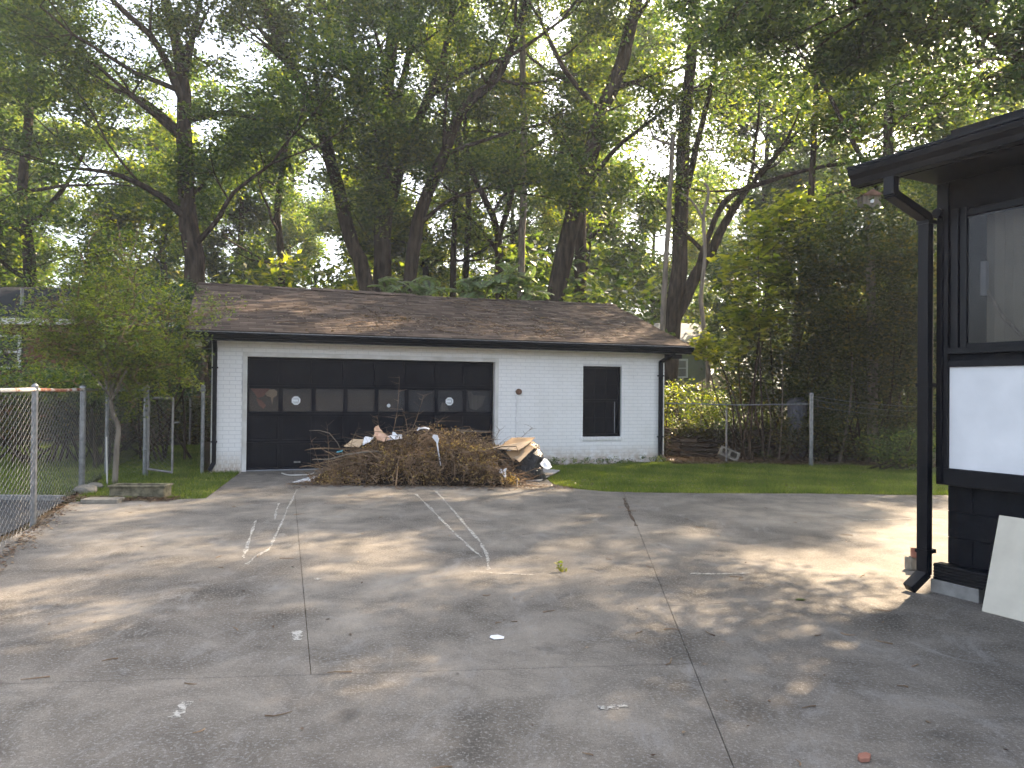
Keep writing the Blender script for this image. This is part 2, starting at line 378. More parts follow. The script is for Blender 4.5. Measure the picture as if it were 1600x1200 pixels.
# ================================================================ SETTING
g = MB().quad((-700, -300, -.06), (700, -300, -.06), (700, 900, -.06), (-700, 900, -.06)).build('ground', M['ground']); tag(g, kind='structure')
U = Vector((.9437, .3309, 0)).normalized(); NB = Vector((-U.y, U.x, 0)); GA = math.atan2(U.y, U.x); G0 = Vector((-5.48, 14.0, 0))
def W(s, y, z=0): return G0+U*s+NB*y+Vector((0, 0, z))
drive = thing('driveway', None, None); drive['kind'] = 'structure'
outline = [(-3.2, -2), (-4.3, 4.0), (-4.95, 7.3), (-5.22, 8.4), (-5.88, 10.3), (-5.2, 10.45), (-4.25, 10.72), (-4.35, 11.2), (-4.62, 12.5), (-4.86, 13.6)]
outline += [tuple(W(.60, .16)[:2]), tuple(W(5.45, .16)[:2]), (.25, 15.0), (.62, 13.6), (.70, 12.75), (1.05, 12.2), (1.45, 11.92), (2.0, 11.84), (3.0, 11.83), (4.6, 11.92), (6.4, 11.86), (10, 12.3), (10, -2)]
def L1x(y): return .63+.093*y
def hp(p, q):   # keep the side left of p->q
    p = Vector((*p, 0)); q = Vector((*q, 0)); t = (q-p).normalized(); n = Vector((-t.y, t.x, 0)); return (p, n)
l1 = ((L1x(-2), -2), (L1x(14), 14)); c1 = ((-6, 3.60), (3, 4.58)); c2 = ((-1, 5.12), (10, 7.30)); l2 = ((-.55, 2.4), (-4.8, 16.8)); c3 = ((-4, 8.6), (3, 8.25)); c4 = ((0, 9.1), (10, 10.0))
rv_ = lambda l: (l[1], l[0])
cuts = {'a': [l1, rv_(c1)], 'b': [l1, c1, l2, rv_(c3)], 'b2': [l1, c1, l2, c3], 'c': [l1, c1, rv_(l2), rv_(c3)], 'c2': [l1, c1, rv_(l2), c3], 'd': [rv_(l1), rv_(c2)], 'e': [rv_(l1), c2]}
for key, ls in cuts.items():
    bm = bmesh.new(); bm.faces.new([bm.verts.new((x, y, 0)) for x, y in outline]); bmesh.ops.triangulate(bm, faces=bm.faces[:])
    for l in ls:
        p, n = hp(*l); gap = .0022
        bmesh.ops.bisect_plane(bm, geom=bm.verts[:]+bm.edges[:]+bm.faces[:], plane_co=p+n*gap, plane_no=-n, clear_outer=True, clear_inner=False)
    if not bm.faces: bm.free(); continue
    bmesh.ops.dissolve_limit(bm, angle_limit=.01, verts=bm.verts[:], edges=bm.edges[:])
    r = bmesh.ops.extrude_face_region(bm, geom=bm.faces[:]); 
    bmesh.ops.translate(bm, vec=(0, 0, -.12), verts=[v for v in r['geom'] if isinstance(v, bmesh.types.BMVert)])
    bmesh.ops.recalc_face_normals(bm, faces=bm.faces[:])
    me = bpy.data.meshes.new('slab'); bm.to_mesh(me); bm.free(); me.materials.append(M['concrete'])
    o = bpy.data.objects.new('slab', me); C.objects.link(o); o.parent = drive
jt = MB().poly([(x, y, -.007) for x, y in outline]); jo = jt.build('joint_filler', M['ground'], drive)
def lawn(name, pts, z=-.012):
    o = MB().poly([(x, y, z) for x, y in pts]).build(name, M['lawn']); return tag(o, kind='structure')
right_lawn = [(.72, 12.72), (1.07, 12.22), (1.47, 11.94), (2.0, 11.86), (3.0, 11.85), (4.6, 11.94), (6.4, 11.88), (9.9, 12.3), (9.9, 16.6), (6.4, 16.6), (3.5, 17.0), (.2, 15.7), (.6, 14)]
lawn('lawn', right_lawn)
left_lawn = [(-5.86, 10.35), (-4.27, 10.76), (-4.37, 11.2), (-4.64, 12.5), (-4.87, 13.65), (-5.0, 14.16), (-5.6, 13.98), (-8.2, 20.5), (-11, 20), (-6.9, 13.0)]
lawn('side_lawn', left_lawn, -.01)
lawn('neighbour_lawn', [(-8.0, 10.7), (-40, 10.7), (-40, 32), (-13.6, 32), (-6.2, 10.7)], -.02)
ap = MB().poly([(-5.45, 8.5, -.035), (-4.4, 3.5, -.035), (-3.3, -2, -.035), (-40, -2, -.035), (-40, 10.6, -.035), (-6.15, 10.6, -.035)]).build('neighbour_driveway', M['asphalt']); tag(ap, kind='structure')
kb = MB().box(-40, -6.2, 10.6, 10.7, -.05, .03).build('kerb', M['block_grey']); tag(kb, kind='structure')

# ---- white scratches on the concrete
def scratch(pts, wd, label, loc):
    pts = [G(*p) for p in pts]; sp = smooth_path(pts, 6); m = MB(); prev = None
    for i, p in enumerate(sp):
        t = (sp[min(i+1, len(sp)-1)]-sp[max(i-1, 0)]).normalized(); n = Vector((-t.y, t.x, 0)); ww = wd*random.uniform(.35, 1.0)
        a = p+n*ww+Vector((random.gauss(0, .006), 0, .004)); b = p-n*ww+Vector((random.gauss(0, .006), 0, .004))
        if prev: m.quad(prev[0], prev[1], b, a)
        prev = (a, b)
    o = m.build('scratch_mark', M['scratch'], drive); return o
scratch([(466, 765), (450, 800), (434, 836), (424, 857), (405, 868), (388, 882)], .020, '', 0)
scratch([(438, 786), (434, 800), (432, 812)], .016, '', 0)
scratch([(403, 813), (392, 845), (384, 872)], .018, '', 0)
scratch([(652, 772), (680, 800), (712, 832), (738, 856), (755, 870)], .017, '', 0)
scratch([(683, 768), (708, 795), (738, 830), (760, 858), (766, 890)], .020, '', 0)
for (x0, y0, x1, y1, wd) in ((1080, 896, 1175, 895, .03), (735, 892, 840, 898, .012), (468, 985, 470, 1000, .05), (500, 903, 503, 905, .03), (1350, 812, 1430, 810, .025), (940, 1105, 985, 1100, .03), (280, 1120, 300, 1095, .03)):
    scratch([(x0, y0), ((x0+x1)/2, (y0+y1)/2+1), (x1, y1)], wd, '', 0)

M['dirt_stain'] = M['scratch'].copy(); M['dirt_stain'].name = 'dirt_stain'; M['dirt_stain'].node_tree.nodes['Principled BSDF'].inputs['Base Color'].default_value = (.085, .062, .046, 1)
for nd in M['dirt_stain'].node_tree.nodes:
    if nd.type == 'TEX_NOISE': nd.inputs['Scale'].default_value = 5
def stain(pts, wd):
    o = scratch(pts, wd, '', 0); o.data.materials[0] = M['dirt_stain']; o.name = 'dirt_stain'
stain([(976, 778), (985, 800), (996, 822)], .03)
def crack(pts, wd):
    o = scratch(pts, wd, '', 0); o.data.materials[0] = M['roof_base']; o.name = 'crack'
crack([(800, 838), (850, 833), (905, 838), (960, 834)], .0035); crack([(1090, 842), (1160, 850), (1230, 846), (1290, 856)], .003)
# ================================================================ GARAGE
gar = thing('garage', 'white painted brick garage with brown shingle roof and wide black door', 'garage', G0, GA)
LEN = 9.4; DEP = 6.8; H = 2.5
DX0, DX1, DZ = .535, 5.51, 2.215; WX0, WX1, WZ0, WZ1 = 7.42, 8.34, .58, 2.10
m = MB()
m.box(0, DX0, 0, .2, -.1, H); m.box(DX0, DX1, 0, .2, DZ, H); m.box(DX1, WX0, 0, .2, -.1, H)
m.box(WX0, WX1, 0, .2, -.1, WZ0-.075); m.box(WX0, WX1, 0, .2, WZ1, H); m.box(WX1, LEN, 0, .2, -.1, H)
m.box(0, .2, .2, DEP, -.1, H); m.box(LEN-.2, LEN, .2, DEP, -.1, H); m.box(.2, LEN-.2, DEP-.2, DEP, -.1, H)
m.build('wall', M['mortar'], gar)
# gable triangles
RZ0 = 2.56; RY0 = -.40; RIDY = 3.4; RIDZ = 3.86; SL = (RIDZ-RZ0)/(RIDY-RY0)
for x in (0, LEN-.12):
    MB().extr([(x, .0, H), (x, DEP, H), (x, RIDY, RIDZ-.12)], (.12, 0, 0)).build('gable', M['mortar'], gar)
# bricks
bl, bh, bd = .200, .0655, .012; rows = int(H/.0765); bricks = []
def clear(x0, x1, z0, z1):
    if x1 > DX0-.001 and x0 < DX1+.001 and z0 < DZ: return False
    if x1 > WX0 and x0 < WX1 and z1 > WZ0-.085 and z0 < WZ1: return False
    return True
for r_ in range(rows):
    z0 = .005+r_*.0765; x = -.105 if r_ % 2 else 0
    while x < LEN:
        a, b = max(x, 0.002), min(x+bl, LEN-.002)
        # trim to openings
        spans = [(a, b)]
        for ox0, ox1, oz0, oz1 in ((DX0, DX1, -1, DZ), (WX0, WX1, WZ0-.085, WZ1)):
            ns = []
            for (p, q) in spans:
                if z0 < oz1-.01 and z0+bh > oz0+.01:
                    if p < ox0: ns.append((p, min(q, ox0-.003)))
                    if q > ox1: ns.append((max(p, ox1+.003), q))
                else: ns.append((p, q))
            spans = ns
        for (p, q) in spans:
            if q-p > .03: bricks.append((p, q, z0))
        x += .2105
bricks.sort(key=lambda b: (W(b[0], 0, b[2])-Vector((0, 0, EYE))).length)
def _box_me(name, mat, x0, x1, y0, y1, z0, z1): 
    o = MB().box(x0, x1, y0, y1, z0, z1); me = bpy.data.meshes.new(name); me.from_pydata(o.v, [], o.f); me.materials.append(mat); return me
bme = _box_me('brick', M['white_brick'], 0, 1, -.009, .004, 0, bh)
for (p, q, z0) in bricks[:300]: inst('brick', bme, gar, (p, random.uniform(-.0015, .0015), z0), (0, 0, 0), (q-p, 1, 1))
m = MB()
for (p, q, z0) in bricks[300:]:
    j = random.uniform(-.0015, .0015); m.box(p, q, -.009+j, .004+j, z0, z0+bh)
tag(m.build('brickwork', M['white_brick'], gar), kind='stuff')
# trim around the door
tr = MB().box(DX0+.002, DX0+.08, -.022, .10, 0, DZ-.08).box(DX1-.08, DX1-.002, -.022, .10, 0, DZ-.08).box(DX0+.002, DX1-.002, -.022, .10, DZ-.08, DZ-.002)
tr.box(DX0+.045, DX0+.083, -.030, .02, 0, DZ-.083).box(DX1-.083, DX1-.045, -.030, .02, 0, DZ-.083)
bevel(tr.build('door_frame', M['white_trim'], gar), .004)
# garage door
gd = MB().box(.60, 5.445, .15, .165, .0, 2.14).build('garage_door', M['interior'], gar)
X0, X1 = .618, 5.427; CW = (X1-X0)/8; RH = 2.125/4
for r_ in range(4):
    z0 = .008+r_*RH; z1 = z0+RH-.006; fr = MB()
    fr.box(X0, X1, .10, .14, z0, z0+.045).box(X0, X1, .10, .14, z1-.045, z1)
    for c_ in range(9):
        cx = X0+c_*CW; fr.box(max(cx-.04, X0), min(cx+.04, X1), .1, .14, z0+.045, z1-.045)
    bevel(fr.build('section_frame', M['door_black'], gd), .003)
    for c_ in range(8):
        a = X0+c_*CW+.04; b = a+CW-.08
        if r_ == 2: MB().box(a+.001, b-.001, .118, .122, z0+.046, z1-.046).build('pane', M['glass_grey'], gd)
        else:
            q = MB().box(a+.001, b-.001, .124, .136, z0+.046, z1-.046).box(a+.03, b-.03, .118, .124, z0+.075, z1-.075)
            bevel(q.build('panel', M['door_black'], gd), .003)
zz = .008+2*RH
def octo(cx, cz, r, y, mat, name, par):
    pts = [(cx+r*math.cos(R(22.5+45*k)), y, cz+r*math.sin(R(22.5+45*k))) for k in range(8)]
    return MB().extr(pts, (0, .002, 0)).build(name, mat, par)
M['sticker'] = varied('sticker', (.72, .75, .76), (.80, .82, .82), 20, .5); M['ink'] = varied('ink', (.16, .19, .22), (.24, .27, .30), 20, .6)
for (cc, dx, dz, r) in ((1, .28, .25, .085), (6, .28, .25, .085), (4, .245, .16, .036)):
    cx = X0+cc*CW+dx; cz = zz+dz
    octo(cx, cz, r, .113, M['sticker'], 'sticker', gd)
    ik = MB()
    for k, ww in ((.55, .5), (.32, .75), (-.32, .75), (-.55, .5)): ik.box(cx-r*ww, cx+r*ww, .1105, .1125, cz+r*k-.06*r, cz+r*k+.06*r)
    ik.box(cx+r*.45, cx+r*.62, .1105, .1125, cz-r*.12, cz+r*.2); ik.build('sticker_print', M['ink'], gd)
def flat(pts, y, mat, name):
    return MB().extr([(x, y, z) for x, z in pts], (0, .006, 0)).build(name, mat, gd)
xa = X0+.04; za = zz+.05
flat([(xa+.02, za+.42), (xa+.36, za+.42), (xa+.34, za+.36), (xa+.24, za+.27), (xa+.15, za+.24), (xa+.10, za+.32)], .130, M['red_cloth'], 'hanging_cloth')
flat([(xa+.12, za+.24), (xa+.22, za+.20), (xa+.30, za+.10), (xa+.25, za+.04), (xa+.17, za+.12)], .128, M['red_cloth'], 'hanging_cloth')
flat([(xa+.28, za+.33), (xa+.36, za+.405), (xa+.44, za+.41), (xa+.50, za+.37), (xa+.49, za+.29), (xa+.43, za+.25), (xa+.41, za+.12), (xa+.38, za+.26), (xa+.31, za+.28)], .126, M['tan_cloth'], 'hanging_cloth')
xb = X0+7*CW+.05
flat([(xb+.02, za+.42), (xb+.10, za+.40), (xb+.14, za+.33), (xb+.40, za+.32), (xb+.34, za+.12), (xb+.20, za+.02), (xb+.06, za+.06)], .135, M['old_wood'], 'stored_board')
xb = X0+6*CW+.05
flat([(xb+.02, za+.0), (xb+.22, za+.02), (xb+.18, za+.16), (xb+.08, za+.18)], .133, M['old_wood'], 'stored_board')
MB().box(X0+1.42*CW, X0+1.62*CW, .075, .098, .14, .17).build('handle', M['galv_dark'], gd)
MB().box(X0, X1, .085, .10, .0, .022).build('bottom_seal', M['metal_grey'], gd)
MB().box(DX1-.035, DX1-.02, -.045, -.03, 1.18, 1.38).build('door_track_bolt', M['white_trim'], gar)
# window
win = MB().box(WX0+.003, WX1-.003, .05, .11, WZ0, WZ0+.05).box(WX0+.003, WX1-.003, .05, .11, WZ1-.05, WZ1-.003).box(WX0+.003, WX0+.055, .05, .11, WZ0+.05, WZ1-.05).box(WX1-.055, WX1-.003, .05, .11, WZ0+.05, WZ1-.05).box(WX0+.056, WX1-.056, .055, .105, 1.33, 1.38)
wf = bevel(win.build('window', M['black_paint'], gar), .003)
WM = (WX0+.055, WX1-.055)
for (z0, z1, yy) in ((WZ0+.05, 1.33, .095), (1.38, WZ1-.05, .080)):
    for i in range(3):
        for j in range(2):
            a = WM[0]+(WM[1]-WM[0])*i/3; b = WM[0]+(WM[1]-WM[0])*(i+1)/3; c_ = z0+(z1-z0)*j/2; d_ = z0+(z1-z0)*(j+1)/2
            MB().box(a+.008, b-.008, yy-.002, yy+.002, c_+.008, d_-.008).build('pane', M['black_rough'], wf)
    mm = MB()
    for i in (1, 2): a = WM[0]+(WM[1]-WM[0])*i/3; mm.box(a-.010, a+.010, yy-.012, yy+.012, z0+.001, z1-.001)
    mm.box(WM[0]+.001, WM[1]-.001, yy-.010, yy+.010, (z0+z1)/2-.010, (z0+z1)/2+.010); mm.build('muntin', M['black_paint'], wf)
MB().box(WM[1]-.09, WM[1]-.078, .045, .052, WZ0+.07, 1.33).build('screen_edge', M['metal_grey'], wf)
sill = MB()
k = 0; x = WX0-.05
while x < WX1+.04:
    bevel(MB().box(x, min(x+.064, WX1+.05), -.03, .12, WZ0-.075, WZ0-.004).build('sill_brick', M['white_brick'], gar), .004); x += .075
MB().box(WX0, WX1, .2, .25, WZ0-.1, WZ1+.1).build('window_backing', M['interior'], gar)
# roof
OV = .42
th = .05
def rp(x, y): return (x, y, RZ0+(y-RY0)*SL)
BY = 2*RIDY-RY0
sag = lambda x: -.045*math.sin(math.pi*(x+OV)/(LEN+2*OV))**2
dk = MB()
seg = 14
for i in range(seg):
    xa_ = -OV+(LEN+2*OV)*i/seg; xb_ = -OV+(LEN+2*OV)*(i+1)/seg
    for (ya, yb) in ((RY0, RIDY), (RIDY, BY)):
        def z_(x, y): return RZ0+(min(y, 2*RIDY-y)-RY0)*SL + sag(x)*((min(y, 2*RIDY-y)-RY0)/(RIDY-RY0))
        A, B, C_, D_ = (xa_, ya, z_(xa_, ya)), (xb_, ya, z_(xb_, ya)), (xb_, yb, z_(xb_, yb)), (xa_, yb, z_(xa_, yb))
        dk.quad(A, B, C_, D_); dn = lambda p: (p[0], p[1], p[2]-th); dk.quad(dn(D_), dn(C_), dn(B), dn(A))
        if i == 0: dk.quad(A, D_, dn(D_), dn(A))
        if i == seg-1: dk.quad(B, dn(B), dn(C_), C_)
roof = dk.build('roof', M['roof_base'], gar)
def roofz(x, y): yy = min(y, 2*RIDY-y); return RZ0+(yy-RY0)*SL+sag(x)*((yy-RY0)/(RIDY-RY0))
ang = math.atan(SL); shs = []
expo = .137; ys = RY0-.015; row = 0
while ys < RIDY-.06:
    x = -OV-.02+(.15 if row % 2 else 0)-.3+random.uniform(-.01, .01)
    while x < LEN+OV+.02:
        a = max(x, -OV-.02); b = min(x+.297, LEN+OV+.02)
        if b-a > .04: shs.append((a, b, ys+random.uniform(-.004, .004)))
        x += .304
    ys += expo*math.cos(ang); row += 1
shs.sort(key=lambda s: (W(s[0], s[2], 2.7)-Vector((0, 0, EYE))).length)
sme = _box_me('shingle', M['shingle'], 0, 1, 0, expo+.02, 0, .011)
def sh_M(a, b, y):
    zc = roofz((a+b)/2, y)+.013
    return Matrix.Translation((a, y, zc)) @ Matrix.Rotation(ang-.06, 4, 'X')
for (a, b, y) in shs[:300]:
    o = inst('shingle', sme, roof, (0, 0, 0)); o.matrix_local = sh_M(a, b, y) @ Matrix.Diagonal((b-a, 1, 1, 1))
m = MB()
for (a, b, y) in shs[300:]: m.box(0, b-a, 0, expo+.02, 0, .011+random.random()*.004, M=sh_M(a, b, y))
tag(m.build('shingles', M['shingle'], roof), kind='stuff')
# ridge caps, loose and lifted ones
x = -OV
while x < LEN+OV-.05:
    z = roofz(x, RIDY)+.022; lift = .035 if 2.0 < x < 4.2 else .008*random.random(); cap = MB()
    for sgn in (-1, 1):
        cap.quad((x, RIDY, z+.02+lift), (x+.33, RIDY, z+.008+lift), (x+.33, RIDY+sgn*.15, z+.008-.05+lift*.3), (x, RIDY+sgn*.15, z+.02-.05+lift*.3))
        cap.quad((x, RIDY, z+lift), (x, RIDY, z+.02+lift), (x, RIDY+sgn*.15, z+.02-.05+lift*.3), (x, RIDY+sgn*.15, z-.05+lift*.3))
    cap.build('ridge_cap', M['shingle'], roof); x += .27
# fascia / gutter / soffit
ft = MB().box(-OV-.02, LEN+OV+.02, RY0-.012, RY0+.012, RZ0-.17, RZ0-.045).build('fascia', M['black_paint'], gar)
gp = [(-.012, -.02), (-.105, -.02), (-.118, -.045), (-.112, -.075), (-.085, -.10), (-.075, -.125), (-.012, -.125)]
gt = MB().extr([(-OV-.02, RY0+a, RZ0+b) for a, b in gp], (LEN+2*OV+.04, 0, 0)).build('gutter', M['black_paint'], gar)
MB().box(-OV-.02, LEN+OV+.02, RY0-.135, RY0-.116, RZ0-.025, RZ0-.014).build('gutter_lip', M['galv'], gt)
MB().box(-OV, LEN+OV, RY0+.013, -.003, 2.40, 2.415).build('soffit', M['white_trim'], gar)
for xe in (-OV-.002, LEN+OV-.022):
    pts = [(xe, RY0+.013, RZ0-.16), (xe, RY0+.013, RZ0-.055), (xe, RIDY, RIDZ-.055), (xe, BY, RZ0-.055), (xe, BY, RZ0-.19), (xe, RIDY, RIDZ-.20)]
    m = MB(); m.extr([pts[0], pts[1], pts[2], pts[5]], (.024, 0, 0)); m.extr([pts[2], pts[3], pts[4], pts[5]], (.024, 0, 0)); m.build('rake_board', M['black_paint'], gar)
MB().box(-OV+.03, -.01, -.10, .25, 2.26, 2.395).build('eave_return', M['black_paint'], gar)
MB().box(LEN+.01, LEN+OV-.03, -.10, .25, 2.30, 2.395).build('eave_return', M['black_paint'], gar)
def dspout(mb, pts, wx=.038, wy=.028):
    for a, b in zip(pts[:-1], pts[1:]):
        a = Vector(a); b = Vector(b); t = (b-a); L = t.length; t.normalize(); xx = Vector((1, 0, 0)); 
        if abs(t.dot(xx)) > .95: xx = Vector((0, 0, 1))
        yy = t.cross(xx).normalized(); xx = yy.cross(t).normalized(); Mx = Matrix((xx, yy, t)).transposed().to_4x4(); Mx.translation = a
        mb.box(-wx, wx, -wy, wy, -.012, L+.012, M=Mx)
m = MB(); dspout(m, [(.06, -.36, 2.40), (.06, -.34, 2.36), (.06, -.06, 2.24), (.06, -.06, .18), (.0, -.12, .06)]); bevel(m.build('downspout', M['black_paint'], gar), .006)
m = MB(); dspout(m, [(LEN-.02, -.42, 2.42), (LEN-.02, -.40, 2.36), (LEN-.12, -.06, 2.22), (LEN-.12, -.06, .16), (LEN-.06, -.16, .05)], .042, .032); ds = bevel(m.build('downspout', M['black_paint'], gar), .006)
for z in (1.9, .55):
    MB().box(.005, .115, -.092, -.002, z, z+.03).build('strap', M['black_paint'], gar); MB().box(LEN-.18, LEN-.06, -.097, -.002, z, z+.03).build('strap', M['black_paint'], gar)
# flood light under the eave
fl = MB(); fl.tube([(-.22, -.12, 2.39), (-.22, -.14, 2.34)], .03, 10); fl.tube([(-.22, -.14, 2.34), (-.21, -.22, 2.31)], [.035, .06], 12); fl.tube([(-.22, -.14, 2.34), (-.31, -.20, 2.31)], [.03, .055], 12)
fl.build('flood_light', M['white_trim'], gar)
# round junction box and painted conduit
jb = MB().tube([(5.95, .0, 1.53), (5.95, -.055, 1.53)], [.065, .06], 18).tube([(5.95, -.055, 1.53), (5.95, -.075, 1.53)], [.048, .035], 14).build('round_socket', M['rust_box'], gar)
cp = MB().tube([(5.93, -.02, 1.46), (5.915, -.022, 1.30), (5.915, -.022, .2)], .011, 8).build('conduit', M['white_brick'], gar)
MB().box(5.885, 5.945, -.045, -.008, .9, .98).build('conduit_clip', M['white_brick'], gar)
# roof litter
def litter_on(fn, n, size, mat, name, parent, seed, tone=.5):
    cl = []; rnd = random.Random(seed)
    for _ in range(n):
        q = fn(rnd); cl.append((*q, .05, 1, tone+rnd.gauss(0, .25)))
    o = leaves(name, cl, size, M[mat], parent, seed=seed, squash=.15, flat=2.5); o['kind'] = 'stuff'; return o
def _rf(r):
    x = r.choice([r.uniform(-.3, LEN+.3), r.gauss(6.3, .9), r.gauss(3.7, .8)]); y = r.choice([r.uniform(-.3, 3.2), r.gauss(.7, .4)])
    x = min(max(x, -.35), LEN+.35); y = min(max(y, -.35), 3.2); return (x, y, roofz(x, y)+.035)
litter_on(_rf, 900, .07, 'leaf_litter', 'leaf_litter', gar, 3, .65)
m = MB(); rnd = random.Random(5)
for k in range(60):
    x, y, z = _rf(rnd); p = Vector((x, y, z)); d = Vector((rnd.gauss(0, 1), rnd.gauss(0, .6), 0)).normalized(); L = rnd.uniform(.15, .9); pts = [p]
    for i in range(4): d = (d+Vector((rnd.gauss(0, .35), rnd.gauss(0, .35), 0))).normalized(); q = pts[-1]+d*L/4; q.z = roofz(q.x, q.y)+.03+rnd.random()*.05; pts.append(q)
    m.tube(pts, [.009, .008, .006, .005, .003], 4)
tag(m.build('fallen_twigs', M['twig'], gar), kind='stuff')

# ================================================================ BLACK HOUSE ON THE RIGHT
HA = Vector((3.33, 6.03, 0)); HR = math.atan2(-.888, .459)
ho = thing('house', 'black painted house porch with white panel, window and gutter at right edge', 'house', HA, HR)
# local: x toward camera along wall, y inward (away from the yard)
bw = MB().box(0, 7, 0, .12, .84, .97).build('floor_beam', M['black_paint'], ho); bevel(bw, .006)
MB().box(0, .09, .001, .12, .97, 3.25).build('corner_board', M['black_paint'], ho)
MB().box(.03, .055, -.012, .001, .86, 3.0).build('corner_trim', M['black_paint'], ho)
MB().box(.09, 7, .03, .12, 1.755, 1.90).build('wall', M['black_rough'], ho)
MB().box(.09, 7, .03, .12, 2.93, 3.60).build('wall', M['black_rough'], ho)
MB().box(0, .12, .12, 4.5, .84, 3.6).build('wall', M['black_rough'], ho)
MB().box(.09, .24, .03, .12, 1.90, 2.93).build('wall', M['black_rough'], ho)
wp = MB().box(.095, 2.4, .022, .032, .972, 1.753).build('white_panel', M['white_panel'], ho)
MB().box(2.405, 4.7, .022, .032, .972, 1.753).build('white_panel', M['white_panel'], ho)
MB().box(.09, 7, .004, .03, .955, .972).build('panel_trim', M['black_paint'], ho); MB().box(.09, 7, .004, .03, 1.755, 1.80).build('panel_trim', M['black_paint'], ho)
MB().box(.10, 7, -.02, .03, 1.855, 1.90).build('window_sill', M['black_paint'], ho)
wn = MB().box(.12, .175, -.006, .05, 1.90, 2.97).box(.18, .235, .008, .05, 1.90, 2.97).box(.24, 3.0, .0, .05, 1.90, 1.93).box(.24, 3.0, .0, .05, 2.90, 2.95).box(1.8, 1.86, 0, .05, 1.93, 2.90).build('window', M['black_paint'], ho); bevel(wn, .004)
MB().box(.24, 1.8, .02, .025, 1.93, 2.90).build('pane', M['glass'], wn); MB().box(1.86, 3.0, .02, .025, 1.93, 2.90).build('pane', M['glass'], wn)
x = .26; k = 0
while x < 3.0:
    if True:
        o = MB().box(-.042, .042, -.002, .002, 1.90, 2.93).build('blind_slat', M['blind'], wn); o.location = (x+.04, .22+.004*(k % 2), 0); o.rotation_euler = (0, 0, R(26 if k % 2 else -8))
    x += .068; k += 1
MB().tube([(.29, .16, 2.35), (.42, .16, 2.12), (.62, .16, 1.90)], .012, 8).build('blind_wand', M['old_wood'], wn)
MB().box(.265, .305, .13, .17, 2.30, 2.56).build('window_latch', M['metal_grey'], wn)
MB().box(.02, 7, .9, .95, .84, 3.6).build('interior_wall', M['interior'], ho)
# foundation, set back, black painted blocks
FB = .09
fw = MB().box(.045, 7, FB+.01, .4, -.05, .84).build('foundation', M['black_rough'], ho)
for r_ in range(4):
    z0 = .022+r_*.204; x = .04-(.2 if r_ % 2 else 0)
    while x < 2.6:
        a = max(x, .04); b = x+.396
        if b-a > .05:
            o = MB().box(a, b, FB+.004, FB+.03, z0, z0+.2).build('block', M['black_rough'], fw); bevel(o, .003); o.location.y = random.uniform(-.001, .001)
        x += .4
lv = MB()
for k in range(5): lv.box(.0, 1.3, -.03+.004*(k % 2), FB-.014, .105+k*.024, .105+k*.024+.017)
lv.box(.0, 1.3, -.02, FB-.016, .10, .225); bevel(lv.build('vent_strip', M['black_paint'], ho), .003)
# roof and gutter
OE = .46
xs = (-.36, 7.2)
GZ = 3.19
gp = [(0, 0), (0, .14), (-.115, .14), (-.125, .115), (-.118, .08), (-.09, .045), (-.08, .0)]
gu = MB().extr([(xs[0], -OE+a, GZ+b) for a, b in gp], (xs[1]-xs[0], 0, 0)).build('gutter', M['black_paint'], ho)
bevel(gu, .003)
MB().extr([(xs[0]-.003, -OE-.13, GZ+.128), (xs[0]-.003, -OE+.01, GZ+.128), (xs[0]-.003, -OE+.01, GZ+.146), (xs[0]-.003, -OE-.13, GZ+.146)], (xs[1]-xs[0], 0, 0)).build('gutter_rim', M['black_paint'], gu)
MB().box(xs[0]+.004, xs[1], -OE+.002, -OE+.024, GZ-.005, GZ+.15).build('fascia', M['black_paint'], ho)
sl_ = .22
MB().extr([(xs[0]+.02, -OE+.026, GZ+.06), (xs[0]+.02, 5, GZ+.06+5.46*sl_), (xs[0]+.02, 5, GZ+.15+5.46*sl_), (xs[0]+.02, -OE+.026, GZ+.15)], (xs[1]-xs[0], 0, 0)).build('roof', M['black_paint'], ho)
MB().extr([(xs[0], -OE-.03, GZ+.155), (xs[0], 5, GZ+.157+5.49*sl_), (xs[0], 5, GZ+.17+5.49*sl_), (xs[0], -OE-.03, GZ+.168)], (xs[1]-xs[0], 0, 0)).build('shingle_edge', M['dark_roof'], ho)
MB().box(.0, 7, -OE+.026, -.001, GZ+.0, GZ+.03).build('soffit', M['black_paint'], ho)
m = MB(); dspout(m, [(-.03, -OE-.045, GZ+.02), (-.03, -OE-.045, GZ-.13), (-.045, -.07, 2.93), (-.045, -.07, .14), (-.075, -.20, .035)], .046, .034)
bevel(m.build('downspout', M['black_paint'], ho), .008)
for z in (2.88, 1.6, .3): MB().box(-.098, .008, -.110, -.001, z, z+.03).build('strap', M['black_paint'], ho)
MB().tube([(.02, -.0, 2.96), (.02, -.035, 2.96)], .04, 12).build('cable_cover', M['black_paint'], ho)
cb = MB().box(-.02, .36, -.03, .17, -.01, .10).build('concrete_block', M['block_grey']); cb.location = HA; cb.rotation_euler = (0, 0, HR); bevel(cb, .006)
tag(cb, 'grey concrete block lying under the black house corner beside the downspout', 'concrete block')
bb_ = MB(); bb_.box(0, 1.15, -.0065, .0065, 0, .70)
bo = bevel(bb_.build('leaning_board', M['cream_board']), .002); bo.location = HA+Vector((.459, -.888, 0))*.5+Vector((-.888, -.459, 0))*.22
bo.rotation_euler = Euler((R(-17), 0, HR)); tag(bo, 'blank cream board leaning against the black house foundation', 'board')

